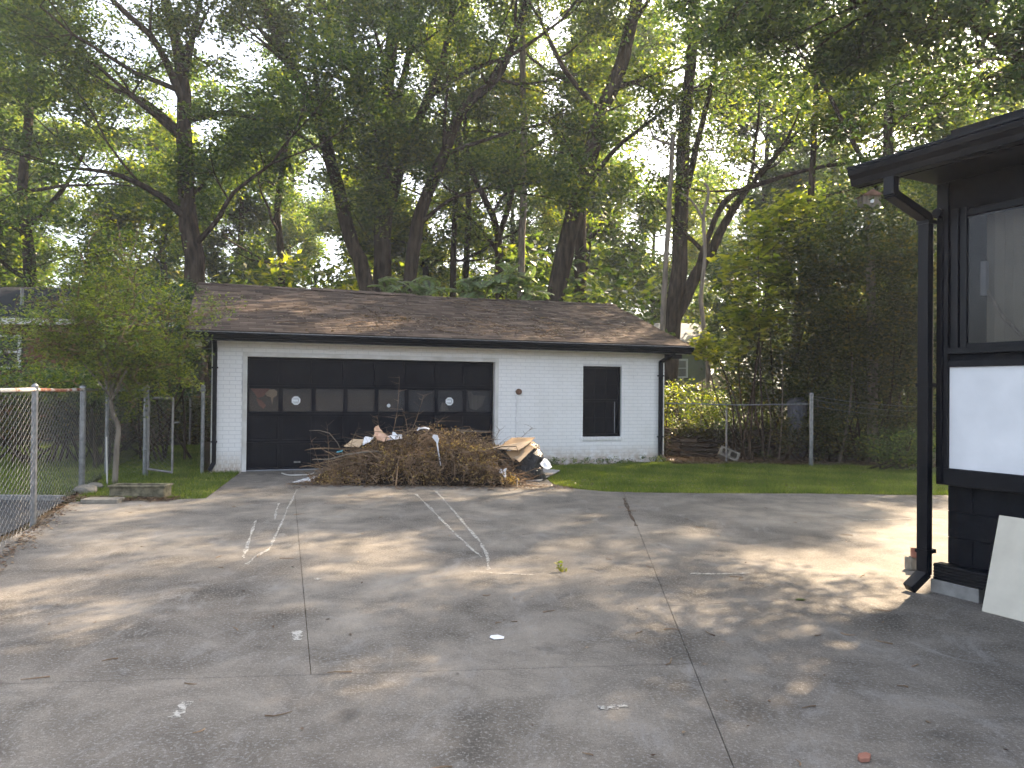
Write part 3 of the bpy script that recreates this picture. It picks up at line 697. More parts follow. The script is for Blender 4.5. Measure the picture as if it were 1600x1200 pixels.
# ================================================================ FENCES
def chain(name, p0, p1, z0, z1, parent, off, mat, cell=.098, r=.0026, wob=.008):
    """woven zigzag wires, real geometry"""
    p0 = Vector(p0); p1 = Vector(p1); t = (p1-p0); L = t.length; t.normalize(); nn = Vector((-t.y, t.x, 0)); m = MB()
    nw = int(L/cell); nz = int((z1-z0)/(cell*.40)); 
    for i in range(nw):
        x = i*cell+cell/2; pts = []
        for k in range(nz+1):
            s = (1 if (k+i) % 2 else -1); xx = x+s*cell*.55; z = z0+(z1-z0)*k/nz
            bx = wob*math.sin(z*5+i*.13)+wob*math.sin(i*.21)
            pts.append(p0+t*xx+nn*(s*.0035+bx)+Vector((0, 0, z)))
        m.tube(pts, r, 3, caps=False)
    o = m.build(name, mat, parent, off); return o
def post(parent, off, p, h, r, mat, name='post', cap=True):
    p = Vector(p); m = MB().tube([p+Vector((0, 0, -.1)), p+Vector((0, 0, h))], r, 12)
    if cap: m.tube([p+Vector((0, 0, h)), p+Vector((0, 0, h+.025)), p+Vector((0, 0, h+.05))], [r*1.15, r*1.1, r*.3], 12)
    return m.build(name, mat, parent, off, smooth=False)
F0 = Vector((-5.29, 8.52, 0)); F1 = Vector((-6.42, 11.5, 0)); Fs = F0-(F1-F0).normalized()*5.5; F2 = Vector((-7.14, 13.56, 0)); F3 = Vector((-11, 24.5, 0))
FT = 1.50
fe = thing('chain_link_fence', 'tall grey chain link fence with rusty white top rail left of the driveway', 'fence', F0)
for a, b in ((Fs, F0), (F0, F1), (F1, F2), (F2, F3)): chain('wire_mesh', a, b, .02, FT, fe, F0, M['galv_dark'], r=.0026 if b is not F3 else .003)
for p, r, mt in ((Fs, .03, 'galv'), (F0, .032, 'galv'), (F1, .042, 'galv'), (F2, .03, 'galv'), ((F2+F3)/2, .03, 'galv_dark'), (F3, .03, 'galv_dark')): post(fe, F0, p, FT+.02, r, M[mt])
for a, b in ((Fs, F0), (F0, F1)): MB().tube([a+Vector((0, 0, FT)), (a+b)/2+Vector((0, 0, FT-.012)), b+Vector((0, 0, FT))], .022, 10).build('top_rail', M['rail_rust'], fe, F0)
for a, b in ((F1, F2), (F2, F3)): MB().tube([a+Vector((0, 0, FT)), b+Vector((0, 0, FT))], .020, 10).build('top_rail', M['galv'], fe, F0)
GP = Vector((-6.40, 13.45, 0)); GQ = Vector((-5.60, 13.93, 0))
f2 = thing('side_fence', 'short chain link fence section between the tall fence and gate post', 'fence', GP)
chain('wire_mesh', F2+(GP-F2)*.05, GP-(GP-F2)*.03, .02, FT, f2, GP, M['galv_dark']); 
post(f2, GP, GP, FT+.03, .045, M['galv']); MB().tube([F2+Vector((0, 0, FT-.04)), GP+Vector((0, 0, FT-.0))], .018, 8).build('top_rail', M['galv'], f2, GP)
GE = Vector((-5.68, 12.88, 0)); gt_ = thing('gate', 'open chain link gate leaf beside the garage corner', 'gate', GP)
ga = GP+(GE-GP).normalized()*.10
fr = MB(); z0, z1 = .12, 1.36
for a, b in (((*ga[:2], z0), (*GE[:2], z0)), ((*GE[:2], z0), (*GE[:2], z1)), ((*GE[:2], z1), (*ga[:2], z1)), ((*ga[:2], z1), (*ga[:2], z0))): fr.tube([a, b], .019, 8)
fr.build('gate_frame', M['galv_dark'], gt_, GP); chain('wire_mesh', ga, GE, z0+.01, z1-.01, gt_, GP, M['galv_dark'], wob=.001)
for z in (.45, 1.15): MB().tube([GP+Vector((-.05, 0, z)), GP+Vector((.02, -.06, z)), ga+Vector((0, 0, z))], .014, 6).build('hinge', M['galv'], gt_, GP)
MB().tube([GE+Vector((0, 0, .95)), GE+Vector((.09, .05, .96))], .013, 6).build('latch', M['galv'], gt_, GP)
gp_ = thing('gate_post', 'weathered steel gate post standing by the left garage downspout', 'post', GQ)
post(gp_, GQ, GQ, 1.56, .032, M['galv'], 'post_tube'); MB().tube([GQ+Vector((-.05, -.02, 1.50)), GQ+Vector((.04, 0, 1.50))], .028, 8).build('post_clamp', M['galv'], gp_, GQ)
# back fence between gate post and garage far away, and a second run behind
bf = thing('back_fence', 'low rusty wire fence far behind the open gate beside the garage', 'fence', (-7.7, 20.0, 0))
q0, q1 = Vector((-10.2, 21.2, 0)), Vector((-7.2, 20.4, 0))
chain('wire_mesh', q0, q1, .05, 1.3, bf, bf.location, M['rust_box'], .10, .004); MB().tube([q0+Vector((0, 0, 1.32)), q1+Vector((0, 0, 1.3))], .018, 6).build('top_rail', M['rust_box'], bf, bf.location)
for p in (q0, (q0+q1)/2, q1): post(bf, bf.location, p, 1.32, .025, M['galv_dark'])
# right fence
R0 = Vector((3.42, 17.05, 0)); R1 = G(1268, 729); R1.z = 0; R2 = Vector((10.3, 17.4, 0))
rf = thing('wire_fence', 'old chain link fence with one pale steel post behind the right lawn', 'fence', R1)
zr = EYE-.22
chain('wire_mesh', R0, R1, .05, zr, rf, R1, M['rust_box'], .09, .0028, .02)
MB().tube([R0+Vector((0, 0, zr)), (R0+R1)/2+Vector((0, 0, zr-.02)), R1+Vector((0, 0, zr+.02))], .014, 6).build('top_rail', M['galv'], rf, R1)
post(rf, R1, R1, 1.53, .042, M['galv']); post(rf, R1, R2, 1.45, .035, M['galv_dark']); post(rf, R1, (R0+R1)/2+Vector((-.2, .1, 0)), 1.2, .02, M['galv_dark'])
for dz, sg in ((1.50, .22), (1.44, .36), (1.30, .30)):
    a = R1+Vector((0, 0, dz)); b = R2+Vector((0, 0, dz-.22)); pts = [a.lerp(b, t)-Vector((0, 0, sg*4*t*(1-t)*.35)) for t in [i/10 for i in range(11)]]
    MB().tube(pts, .006, 5).build('wire', M['galv'], rf, R1)
chain('wire_mesh', R1+Vector((2.3, .1, 0)), R2, .05, 1.1, rf, R1, M['rust_box'], .10, .003, .06)

# ================================================================ RETAINING WALL AND YARD THINGS
SW0 = Vector((2.9, 18.9, 0)); SW1 = Vector((8.2, 18.2, 0)); sw_t = (SW1-SW0).normalized(); sw = thing('stone_wall', 'low dry stacked stone wall behind the right wire fence', 'wall', SW0, math.atan2(sw_t.y, sw_t.x))
MB().box(0, 5.4, .12, .55, -.05, .66).build('wall_core', M['ground'], sw)
for r_ in range(6):
    x = random.uniform(-.2, 0)
    while x < 5.3:
        L = random.uniform(.22, .48); h = .105
        o = MB().box(0, L-.015, random.uniform(-.03, .02), .3, 0, h-.012).build('stone', M['stone'], sw); bevel(o, .015, 2)
        o.location = (x, random.uniform(-.02, .02), r_*.115+random.uniform(-.006, .006)); o.rotation_euler = (random.uniform(-.03, .03), random.uniform(-.04, .04), random.uniform(-.05, .05)); x += L
# hollow concrete block lying tilted
hb = MB(); hb.box(0, .40, 0, .04, 0, .2).box(0, .4, .16, .2, 0, .2).box(0, .05, .04, .16, 0, .2).box(.175, .225, .04, .16, 0, .2).box(.35, .40, .04, .16, 0, .2).box(.05, .35, .05, .15, .0, .03)
hbo = bevel(hb.build('hollow_block', M['concrete_block']), .004); hbo.location = G(1122, 722)+Vector((0, .1, .10)); hbo.rotation_euler = (R(62), R(22), R(-14)); hbo.scale = (1.1, 1.1, 1.1)
tag(hbo, 'hollow concrete block lying tilted on leaf litter below the stone wall', 'concrete block')
# grey bin behind fence
bn = thing('trash_bin', 'dull grey bin half hidden in vines behind the pale steel fence post', 'bin', (6.58, 17.7, 0))
MB().tube([(0, 0, 0), (0, 0, .3), (0, 0, 1.32)], [.17, .18, .22], 16).build('bin_body', M['bin_grey'], bn, smooth=True)
MB().tube([(0, 0, 1.32), (0, 0, 1.36), (.0, 0, 1.47)], [.235, .235, .12], 16).build('lid', M['bin_grey'], bn, smooth=True)
# planter trough
pl = thing('planter', 'long mossy stone planter trough beside the thin tree on the left grass', 'planter', G(170, 779)+Vector((0, .05, 0)), R(3))
m = MB(); Lp = .74
m.box(0, Lp, 0, .03, .0, .19).box(0, Lp, .25, .28, 0, .19).box(0, .03, .03, .25, 0, .19).box(Lp-.03, Lp, .03, .25, 0, .19).box(.03, Lp-.03, .03, .25, 0, .04)
bevel(m.build('trough', M['planter_stone'], pl), .005)
rm = MB(); rm.box(-.02, Lp+.02, -.02, .03, .19, .22).box(-.02, Lp+.02, .25, .30, .19, .22).box(-.02, .03, .03, .25, .19, .22).box(Lp-.03, Lp+.02, .03, .25, .19, .22)
bevel(rm.build('rim', M['planter_stone'], pl), .006); MB().box(.03, Lp-.03, .03, .25, .04, .15).build('soil', M['ground'], pl); pl.scale = (1, 1, .8)
pk = MB().box(0, .47, 0, .24, 0, .055).build('paving_stone', M['concrete_block']); pk.location = G(127, 787)+Vector((0, .02, .0)); pk.rotation_euler = (0, 0, R(4)); bevel(pk, .008)
tag(pk, 'flat rectangular paving stone at the left driveway edge by the fence', 'paving stone')
for i, (px, py, sx, lab) in enumerate(((137, 770, .16, 'small pale rubble stone against the fence corner post base'), (150, 763, .12, 'smallest rubble stone behind the flat paving stone'))):
    bm = bmesh.new(); bmesh.ops.create_icosphere(bm, subdivisions=2, radius=1)
    for v in bm.verts: v.co *= random.uniform(.85, 1.15)
    me = bpy.data.meshes.new('rubble_stone'); bm.to_mesh(me); bm.free(); me.materials.append(M['concrete_block']); o = bpy.data.objects.new('rubble_stone', me); C.objects.link(o)
    o.location = G(px, py)+Vector((0, 0, sx*.3)); o.scale = (sx, sx*.7, sx*.45); tag(o, lab, 'stone')
# sticks by the tree
st = thing('stake', 'thin white garden stake leaning behind the planter', 'stake', G(170, 757)); MB().tube([(0, 0, -.02), (-.05, .05, .75)], .012, 6).build('stake_rod', M['white_trim'], st)
# clay pot bits and bricks behind house downspout
for i, (px, py, rz, ry, lab) in enumerate(((1437, 893, 20, 0, 'mortar crusted brick on the ground behind the black downspout'), (1440, 893, 65, 8, 'red brick on top of the crusted brick behind the downspout'))):
    o = MB().box(-.1, .1, -.05, .05, 0, .065).build('loose_brick', M['terracotta' if i else 'concrete_block']); p = G(px, py); o.location = p+Vector((.01, .1, .001+.13*i)); o.scale = (.7, .8, 1.7 if i == 0 else 1.3); o.location.z *= .8; o.rotation_euler = (0, R(ry), R(rz)); bevel(o, .01, 2); tag(o, lab, 'brick')

# ---- dead grass-blade lawn
def inpoly(x, y, poly):
    c = False; n = len(poly); j = n-1
    for i in range(n):
        if (poly[i][1] > y) != (poly[j][1] > y) and x < (poly[j][0]-poly[i][0])*(y-poly[i][1])/(poly[j][1]-poly[i][1])+poly[i][0]: c = not c
        j = i
    return c
def blades(name, poly, n, h, label, seed, x1=99, tone=.45):
    rng = np.random.default_rng(seed); pa = np.array(poly); lo = pa.min(0); hi = pa.max(0); hi[0] = min(hi[0], x1); pts = []
    cand = rng.uniform(lo, hi, (int(n*2.2), 2))
    pts = np.array([c for c in cand if inpoly(c[0], c[1], poly)][:n]); N = len(pts)
    patch = np.sin(pts[:, 0]*2.1+np.sin(pts[:, 1]*1.7))*np.cos(pts[:, 1]*2.6+pts[:, 0])*.7+.5*np.sin(pts[:, 0]*5.3+pts[:, 1]*3.1)*np.cos(pts[:, 1]*6.1-pts[:, 0]*2.7)
    hh = h*rng.uniform(.35, 1.25, N)*(1+.5*patch); a = rng.uniform(0, 6.283, N); wd = .0045*rng.uniform(.7, 1.6, N)
    lean = rng.normal(0, .5, (N, 2))*hh[:, None]; base = np.column_stack([pts, np.full(N, -.012)])
    dx = np.column_stack([np.cos(a)*wd, np.sin(a)*wd, np.zeros(N)]); tip = base+np.column_stack([lean, hh])
    V = np.empty((N, 3, 3)); V[:, 0] = base-dx; V[:, 1] = base+dx; V[:, 2] = tip
    me = bpy.data.meshes.new(name); me.vertices.add(3*N); me.vertices.foreach_set('co', V.astype(np.float32).ravel()); me.loops.add(3*N); me.loops.foreach_set('vertex_index', np.arange(3*N, dtype=np.int32))
    me.polygons.add(N); me.polygons.foreach_set('loop_start', np.arange(0, 3*N, 3, dtype=np.int32)); me.materials.append(M['grass']); me.update()
    at = me.attributes.new('tone', 'FLOAT', 'FACE'); at.data.foreach_set('value', np.clip(tone-.05-.3*patch+rng.normal(0, .22, N), 0, 1).astype(np.float32))
    o = bpy.data.objects.new(name, me); C.objects.link(o); tag(o, label, 'grass', kind='stuff'); return o
blades('grass', [(x, y-(.05 if y < 12.5 else 0)) for x, y in right_lawn], 190000, .06, 'short green lawn grass between the driveway and the right wire fence', 1, 8.2)
blades('grass', left_lawn, 60000, .06, 'patchy shaded grass beside the planter and left garage corner', 2, tone=.38)
blades('grass', [(-6.3, 10.75), (-15, 10.75), (-15, 20), (-9.4, 20)], 60000, .08, 'neighbouring lawn grass seen through the left chain link fence', 4)
litter_jobs = 1
# weeds along the wall foot
cl = []
for k in range(70):
    s = random.uniform(5.9, 9.35); p = W(s, -.12-random.random()*.18, .03); cl.append((p.x, p.y, random.uniform(.02, .13), .09, 22, .45+random.gauss(0, .15)))
o = leaves('weeds', cl, .045, M['leaf_oak'], None, seed=77, droop=-.5); tag(o, 'low green weeds along the foot of the white garage wall', 'weeds', kind='stuff')
# leaf litter band behind lawn, along left fence
def litter(name, fn, n, size, label, seed, tone=.5):
    o = litter_on(fn, n, size, 'leaf_litter', name, None, seed, tone); tag(o, label, 'leaf litter'); return o
litter('leaf_litter', lambda r: (r.uniform(3.5, 9.5), 16.5+abs(r.gauss(0, .9)), r.uniform(0, .05)), 9000, .085, 'brown fallen leaves on the bank below the stone wall', 21)
litter('leaf_litter', lambda r: (lambda t, o_: (F0.x-1.9*t*.6+o_, F0.y+t*3.0*.95, .012))(r.uniform(-1.2, 1.1), abs(r.gauss(0, .10))+.03), 700, .05, 'dry leaf bits swept along the foot of the left chain link fence', 22)
litter('leaf_litter', lambda r: (r.uniform(-6.1, -4.6), r.uniform(10.42, 10.65)+r.gauss(0, .08), .02), 700, .07, 'brown leaves gathered around the stone planter trough', 23)
litter('leaf_litter', lambda r: (r.uniform(-3.6, 1.0), 12.3+abs(r.gauss(0, .25))-r.random()**3*.5, .012), 1600, .045, 'dry leaf crumbs spilled on concrete around the brush pile', 24, .4)
litter('leaf_litter', lambda r: (r.uniform(-5.4, 6.5), r.uniform(2.2, 11.8), .008), 330, .030, 'scattered leaf crumbs across the open concrete driveway', 25, .3)
litter('leaf_litter', lambda r: (r.uniform(.9, 7.5), 12+abs(r.gauss(0, 2.2)), r.uniform(.02, .05)), 420, .055, 'brown leaves fallen on the right lawn grass', 26, .6)
m = MB(); rnd = random.Random(31)
for k in range(60):
    y = 2.3+9*rnd.random()**1.3; x = rnd.uniform(-.62*y, .55*y); p = Vector((x, y, .006)); d = Vector((rnd.gauss(0, 1), rnd.gauss(0, 1), 0)).normalized(); L = rnd.uniform(.04, .16); pts = [p]
    for i in range(3): d = (d+Vector((rnd.gauss(0, .4), rnd.gauss(0, .4), 0))).normalized(); pts.append(pts[-1]+d*L/3)
    m.tube(pts, [.0035, .003, .0025, .0015], 4)
tag(m.build('fallen_twigs', M['twig']), 'tiny broken twigs scattered over the concrete driveway', 'twigs', kind='stuff')

# ================================================================ BRUSH PILE AND RUBBISH
PC = Vector((-1.65, 13.35, 0)); bp = thing('brush_pile', 'big heap of dead brown branches and dry leaves before the garage door', 'brush pile', PC)
def ph(x, y):      # pile surface height
    u = (x+1.55)/1.62; v = (y-13.35)/.98; 
    if abs(u) > 1 or abs(v) > 1: return 0
    e = (1-u**4)*(1-v**4); sh = .58+.16*math.tanh((x+2.3)*2.4)-.10*max(0, x-.6+1.1)
    return max(0, e**.75*sh*(1+.10*math.sin(x*5.1+y*3)+.10*math.sin(x*9.3-y*4)+.07*math.sin(x*17+y*11)))
mb = MB(); nx, ny = 46, 26; n0 = len(mb.v)
for i in range(nx+1):
    for j in range(ny+1):
        x = -3.2+3.3*i/nx; y = 12.35+2.0*j/ny; mb.v.append((x, y, ph(x, y)*.66-.03))
for i in range(nx):
    for j in range(ny): a = i*(ny+1)+j; mb.f.append((a, a+ny+1, a+ny+2, a+1))
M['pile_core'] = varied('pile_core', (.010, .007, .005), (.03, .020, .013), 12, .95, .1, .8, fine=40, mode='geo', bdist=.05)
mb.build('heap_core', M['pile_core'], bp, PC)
tw = MB(); rnd = random.Random(9); cl = []
for k in range(2600):
    x = rnd.uniform(-3.25, .1); y = rnd.choice([rnd.uniform(12.35, 14.2), 12.35+abs(rnd.gauss(0, .35))]); h = ph(x, y)
    if h < .03 and rnd.random() < .6: continue
    z = h*rnd.uniform(.55, 1.04)+.02; p = Vector((x, y, z)); d = Vector((rnd.gauss(0, 1), rnd.gauss(0, .7), rnd.gauss(.18, .6))).normalized(); L = rnd.uniform(.15, .65); pts = [p]
    for i in range(4):
        d = (d+Vector((rnd.gauss(0, .3), rnd.gauss(0, .3), rnd.gauss(-.08, .3)))).normalized(); q = pts[-1]+d*L/4; q.z = min(max(q.z, .015), h+.15); pts.append(q)
    r0 = rnd.choice([.003, .004, .005, .009]); tw.tube(pts, [r0, r0*.9, r0*.8, r0*.6, r0*.3], 3, caps=False)
tag(tw.build('twigs', M['twig'], bp, PC), kind='stuff')
rnd2 = random.Random(19)
for k in range(34):
    x = rnd2.uniform(-3.1, 0); y = rnd2.uniform(12.45, 13.6); h = ph(x, y); p = Vector((x, y, h*rnd2.uniform(.5, 1.02)+.03)); d = Vector((rnd2.gauss(0, 1), rnd2.gauss(0, .35), rnd2.gauss(.1, .35))).normalized(); L = rnd2.uniform(.6, 1.4); pts = [p]
    for i in range(5):
        d = (d+Vector((rnd2.gauss(0, .16), rnd2.gauss(0, .16), rnd2.gauss(-.04, .16)))).normalized(); q = pts[-1]+d*L/5; q.x = min(max(q.x, -3.5), .1); q.z = min(max(q.z, .03), .85); pts.append(q)
    r0 = rnd2.uniform(.007, .017); MB().tube(pts, [r0, r0*.9, r0*.8, r0*.7, r0*.55, r0*.35], 5).build('branch', M['bark_pale' if k % 3 == 0 else 'twig'], bp, PC)
for k in range(2700):
    x = rnd.uniform(-3.3, .15); y = rnd.choice([rnd.uniform(12.35, 14.2), 12.38+abs(rnd.gauss(0, .3))]); h = ph(x, y)
    if h < .02: continue
    z = h*rnd.uniform(.35, 1.08)+.02
    patch = math.sin(x*3.1+1)*math.cos(y*4+z*5+x)
    if math.sin(x*6.3+z*7)*math.cos(z*9-x*2.2+y*3) < -.38 and rnd.random() < .85: continue
    tone = .34+.26*patch+(.42 if (x > -.95 and rnd.random() < .42) else 0)+(.2 if z < .22 and rnd.random() < .3 else 0)
    cl.append((x, y, z, .085, 9, tone))
tag(leaves('dry_leaves', cl, .048, M['leaf_dry'], bp, PC, seed=5, aspect=.42, flat=0, droop=.5), kind='stuff')
# taller dead sprays standing up against the door
for (px0, py0, px1, py1, d, sd) in ((612, 690, 624, 590, 13.3, 1), (630, 700, 662, 618, 13.5, 2), (515, 735, 512, 665, 12.9, 3), (505, 740, 488, 690, 12.8, 4), (548, 720, 560, 668, 12.9, 5), (760, 700, 782, 672, 13.6, 6), (600, 690, 590, 650, 13.2, 7), (640, 690, 630, 640, 13.4, 8), (672, 690, 690, 655, 13.5, 9), (790, 710, 832, 668, 14.2, 10)):
    random.seed(sd); a = P(px0, py0, d); b = P(px1, py1, d); m = MB(); mid = (a+b)/2+rv()*.05; pts = smooth_path([a, mid, b], 4); m.tube(pts, [.007*(1-.7*i/8) for i in range(9)], 4)
    for i in range(2, 9):
        for _ in range(2):
            e = pts[i]+Vector((random.gauss(0, .10), random.gauss(0, .08), random.uniform(-.02, .10))); m.tube([pts[i], (pts[i]+e)/2+rv()*.015, e], [.003, .0025, .0015], 3)
    m.build('dead_branch', M['twig'], bp, PC)
def sheet(name, pts, mat, label, cat, th=.006, bend=.03, seed=0):
    """crumpled sheet from corner points (world), given thickness"""
    rnd = random.Random(seed); pts = [Vector(p) for p in pts]; n = 7; V = []
    for i in range(n+1):
        for j in range(n+1):
            u, v = i/n, j/n; p = pts[0]*(1-u)*(1-v)+pts[1]*u*(1-v)+pts[2]*u*v+pts[3]*(1-u)*v
            p = p+Vector((0, 0, bend*math.sin(u*3.1+seed)*math.cos(v*2.7+seed*2)))+Vector((rnd.gauss(0, 1), rnd.gauss(0, 1), rnd.gauss(0, 1)))*bend*.12; V.append(tuple(p))
    c = sum(pts, Vector())/4; me = bpy.data.meshes.new(name); me.from_pydata([tuple(Vector(v)-c) for v in V], [], [(i*(n+1)+j, (i+1)*(n+1)+j, (i+1)*(n+1)+j+1, i*(n+1)+j+1) for i in range(n) for j in range(n)])
    me.materials.append(M[mat]); o = bpy.data.objects.new(name, me); C.objects.link(o); o.location = c; s = o.modifiers.new('thick', 'SOLIDIFY'); s.thickness = th; s.offset = 0
    if label: tag(o, label, cat)
    return o
def PP(l): return [P(*q) for q in l]
sheet('cardboard_piece', PP([(538, 697, 13.0), (563, 699, 13.0), (572, 687, 13.4), (552, 686, 13.4)]), 'cardboard_pale', 'small tan cardboard scrap on the left top of the brush pile', 'cardboard', .008, .01, 1)
sheet('paper_sheet', PP([(567, 694, 12.95), (578, 693, 12.95), (585, 680, 13.15), (572, 684, 13.15)]), 'paper', 'white crumpled paper beside the peach paper on the brush pile', 'paper', .004, .03, 2)
sheet('crumpled_paper', PP([(584, 682, 13.0), (612, 684, 13.05), (597, 674, 13.1), (587, 667, 13.15)]), 'paper_peach', 'peach coloured crumpled paper cone sticking up from the brush pile', 'paper', .005, .07, 3)
sheet('magazine', PP([(604, 688, 13.05), (630, 685, 13.05), (629, 679, 13.25), (606, 681, 13.25)]), 'paper', 'flat folded white leaflet lying right of the peach paper on the pile', 'leaflet', .010, .01, 4)
sheet('paper_scrap', PP([(614, 683, 13.2), (624, 683, 13.2), (619, 678, 13.25), (614, 673, 13.25)]), 'paper', 'small upright white paper corner above the folded leaflet', 'paper', .004, .02, 5)
sheet('paper_scrap', PP([(652, 672, 13.3), (672, 673, 13.3), (671, 668, 13.5), (655, 668, 13.5)]), 'paper', 'white paper scrap on the highest middle top of the brush pile', 'paper', .004, .04, 6)
sheet('plastic_scrap', PP([(526, 707, 12.85), (536, 706, 12.85), (537, 703, 12.95), (528, 704, 12.95)]), 'blue_plastic', 'tiny turquoise plastic scrap on the left slope of the brush pile', 'plastic scrap', .003, .02, 7)
sheet('paper_scrap', PP([(540, 752, 12.45), (556, 753, 12.4), (556, 748, 12.5), (542, 748, 12.5)]), 'paper', 'dirty white scrap at the front foot of the brush pile', 'paper', .004, .02, 8)
fly = sheet('newspaper', [G(459, 755), G(486, 753), G(511, 743), G(490, 745)], 'paper', 'printed white newspaper sheet flat on concrete left of the pile', 'newspaper', .004, .012, 9); fly.location.z += .012
M['print_ink'] = M['ink']
for k in range(4):
    a = G(470+9*k, 751.5-1.7*k); q = MB().box(-.05, .03, -.02, .015, 0, .002).build('print', M['ink'], fly); q.location = a+Vector((0, 0, .026))-fly.location
ho_ = thing('garden_hose', 'loop of pale thin cord on the concrete before the garage door', 'cord', G(465, 742))
MB().tube(smooth_path([G(442, 740)+Vector((0, 0, .01)), G(455, 743)+Vector((0, 0, .01)), G(485, 742)+Vector((0, 0, .01)), G(492, 739.5)+Vector((0, 0, .01))], 4), .009, 6).build('cord_loop', M['white_trim'], ho_, G(465, 742))
# white flag-like paper on a stick
sg = thing('plastic_stake', 'white stake with pointed paper head standing in the brush pile', 'stake', P(690, 726, 12.5)); b0 = sg.location.copy()
MB().tube([P(690, 727, 12.5), P(683.5, 690, 12.55)], [.010, .013], 6).build('stake_rod', M['paper'], sg, b0)
MB().extr(PP([(685, 694, 12.53), (676, 683, 12.53), (678, 679, 12.53), (684, 679, 12.53), (687, 686, 12.53)]), (0, .006, 0)).build('stake_head', M['paper'], sg, b0)
# black bag
def lump(name, c, s, mat, label, cat, seed, amp=.18, sub=4):
    bm = bmesh.new(); bmesh.ops.create_icosphere(bm, subdivisions=sub, radius=1)
    from mathutils import noise
    for v in bm.verts:
        d = noise.noise(v.co*1.6+Vector((seed, 0, 0)))*amp*2+noise.noise(v.co*4.5+Vector((seed, 3, 0)))*amp*.8+abs(noise.noise(v.co*9))*amp*.35
        v.co *= 1+d
        v.co.z = max(v.co.z, -.72)
    me = bpy.data.meshes.new(name); bm.to_mesh(me); bm.free(); me.materials.append(mat); me.polygons.foreach_set('use_smooth', [True]*len(me.polygons))
    o = bpy.data.objects.new(name, me); C.objects.link(o); o.scale = s; o.location = (c[0], c[1], s[2]*.72+c[2]); tag(o, label, cat); return o
lump('trash_bag', (.22, 13.35, 0), (.36, .28, .36), M['bag'], 'black plastic rubbish bag bulging under tan cardboard', 'trash bag', 3.1)
lump('trash_bag', (-.10, 13.25, 0), (.20, .22, .31), M['bag'], 'smaller dark bag of yard waste wedged between pile and black bag', 'trash bag', 8.7)
cx_ = thing('cardboard_box', 'flattened tan cardboard box with open flaps on the black bag', 'cardboard box', (.1, 13.3, .7)); c0 = Vector((.1, 13.3, .7))
def flap(pts, mat, seed):
    o = sheet('flap', pts, mat, None, None, .009, .015, seed); l = o.location.copy(); o.parent = cx_; o.location = l-c0; return o
flap(PP([(764, 702, 12.9), (812, 702, 12.85), (833, 690, 13.2), (783, 695, 13.3)]), 'cardboard_pale', 11)
flap(PP([(780, 698, 13.2), (826, 694, 13.15), (837, 684, 13.6), (800, 684, 13.7)]), 'cardboard', 12)
flap(PP([(800, 714, 12.95), (813, 722, 12.8), (836, 700, 13.1), (828, 694, 13.2)]), 'cardboard_pale', 13)
flap(PP([(790, 704, 12.95), (804, 722, 12.9), (812, 714, 12.95), (815, 702, 13.0)]), 'cardboard', 14)
flap(PP([(828, 695, 13.3), (838, 701, 13.2), (843, 697, 13.45), (834, 690, 13.5)]), 'cardboard', 15)
sheet('paper_sheet', PP([(845, 724, 13.1), (857, 734, 12.9), (864, 729, 13.0), (852, 717, 13.3)]), 'paper', 'white paper sheet propped at the right side of the black bag', 'paper', .004, .03, 16)
sheet('plastic_cup', PP([(782, 742, 12.5), (792, 743, 12.45), (792, 733, 12.6), (784, 732, 12.6)]), 'paper', 'white crushed plastic piece between brush pile and black bag', 'plastic scrap', .01, .05, 17)
def board(name, pts, th, mat, label, cat):
    pts = [G(*p) for p in pts]; c = sum(pts, Vector())/len(pts); o = MB().extr([p-c for p in pts], (0, 0, th)).build(name, M[mat]); o.location = c; tag(o, label, cat); bevel(o, .003); return o
b1 = board('wood_panel', [(815, 752), (845, 753), (876, 742), (836, 737)], .02, 'ply', 'thin weathered grey panel lying flat before the black bag', 'panel'); b1.location.z = .035; b1.rotation_euler = (R(2), R(-3), 0)
b2 = board('wood_panel', [(796, 754), (814, 757), (822, 752), (802, 750)], .03, 'concrete_block', 'short pale broken board at the left end of the grey panel', 'panel'); b2.location.z = .002
b3 = board('wood_panel', [(838, 749), (862, 748), (868, 744), (846, 743)], .01, 'old_wood', 'dark narrow wood strip on top of the grey panel', 'panel'); b3.location.z = .058
# bits on the driveway
o = board('paper_scrap', [(769, 996), (776, 999), (791, 998), (792, 995), (782, 992), (771, 993)], .003, 'paper', 'small white paper scrap alone on the open concrete', 'paper'); o.location.z = .004
o = board('brick_chip', [(1343, 1185), (1348, 1190), (1362, 1189), (1364, 1182), (1356, 1179), (1345, 1181)], .018, 'terracotta', 'red brick chip on the concrete near the bottom right', 'brick chip'); o.location.z = .002
wd_ = thing('weed', 'tiny green weed sprouting from the concrete in mid driveway', 'weed', G(878, 892)); cl = []
for k in range(9): cl.append((random.gauss(0, .04), random.gauss(0, .02), random.uniform(.01, .07), .02, 3, .6))
leaves('weed_leaves', cl, .05, M['leaf_bright'], wd_, seed=9, droop=-1)
for k, (px, py, lab) in enumerate(((1412, 939, 'small moss tuft on the joint near the black downspout'), (905, 896, None))):
    if lab:
        q = lump('moss_tuft', (*G(1253, 937)[:2], 0), (.035, .02, .008), M['lawn'], 'small moss tuft on the slab joint left of the house', 'moss', 2.2, sub=2)

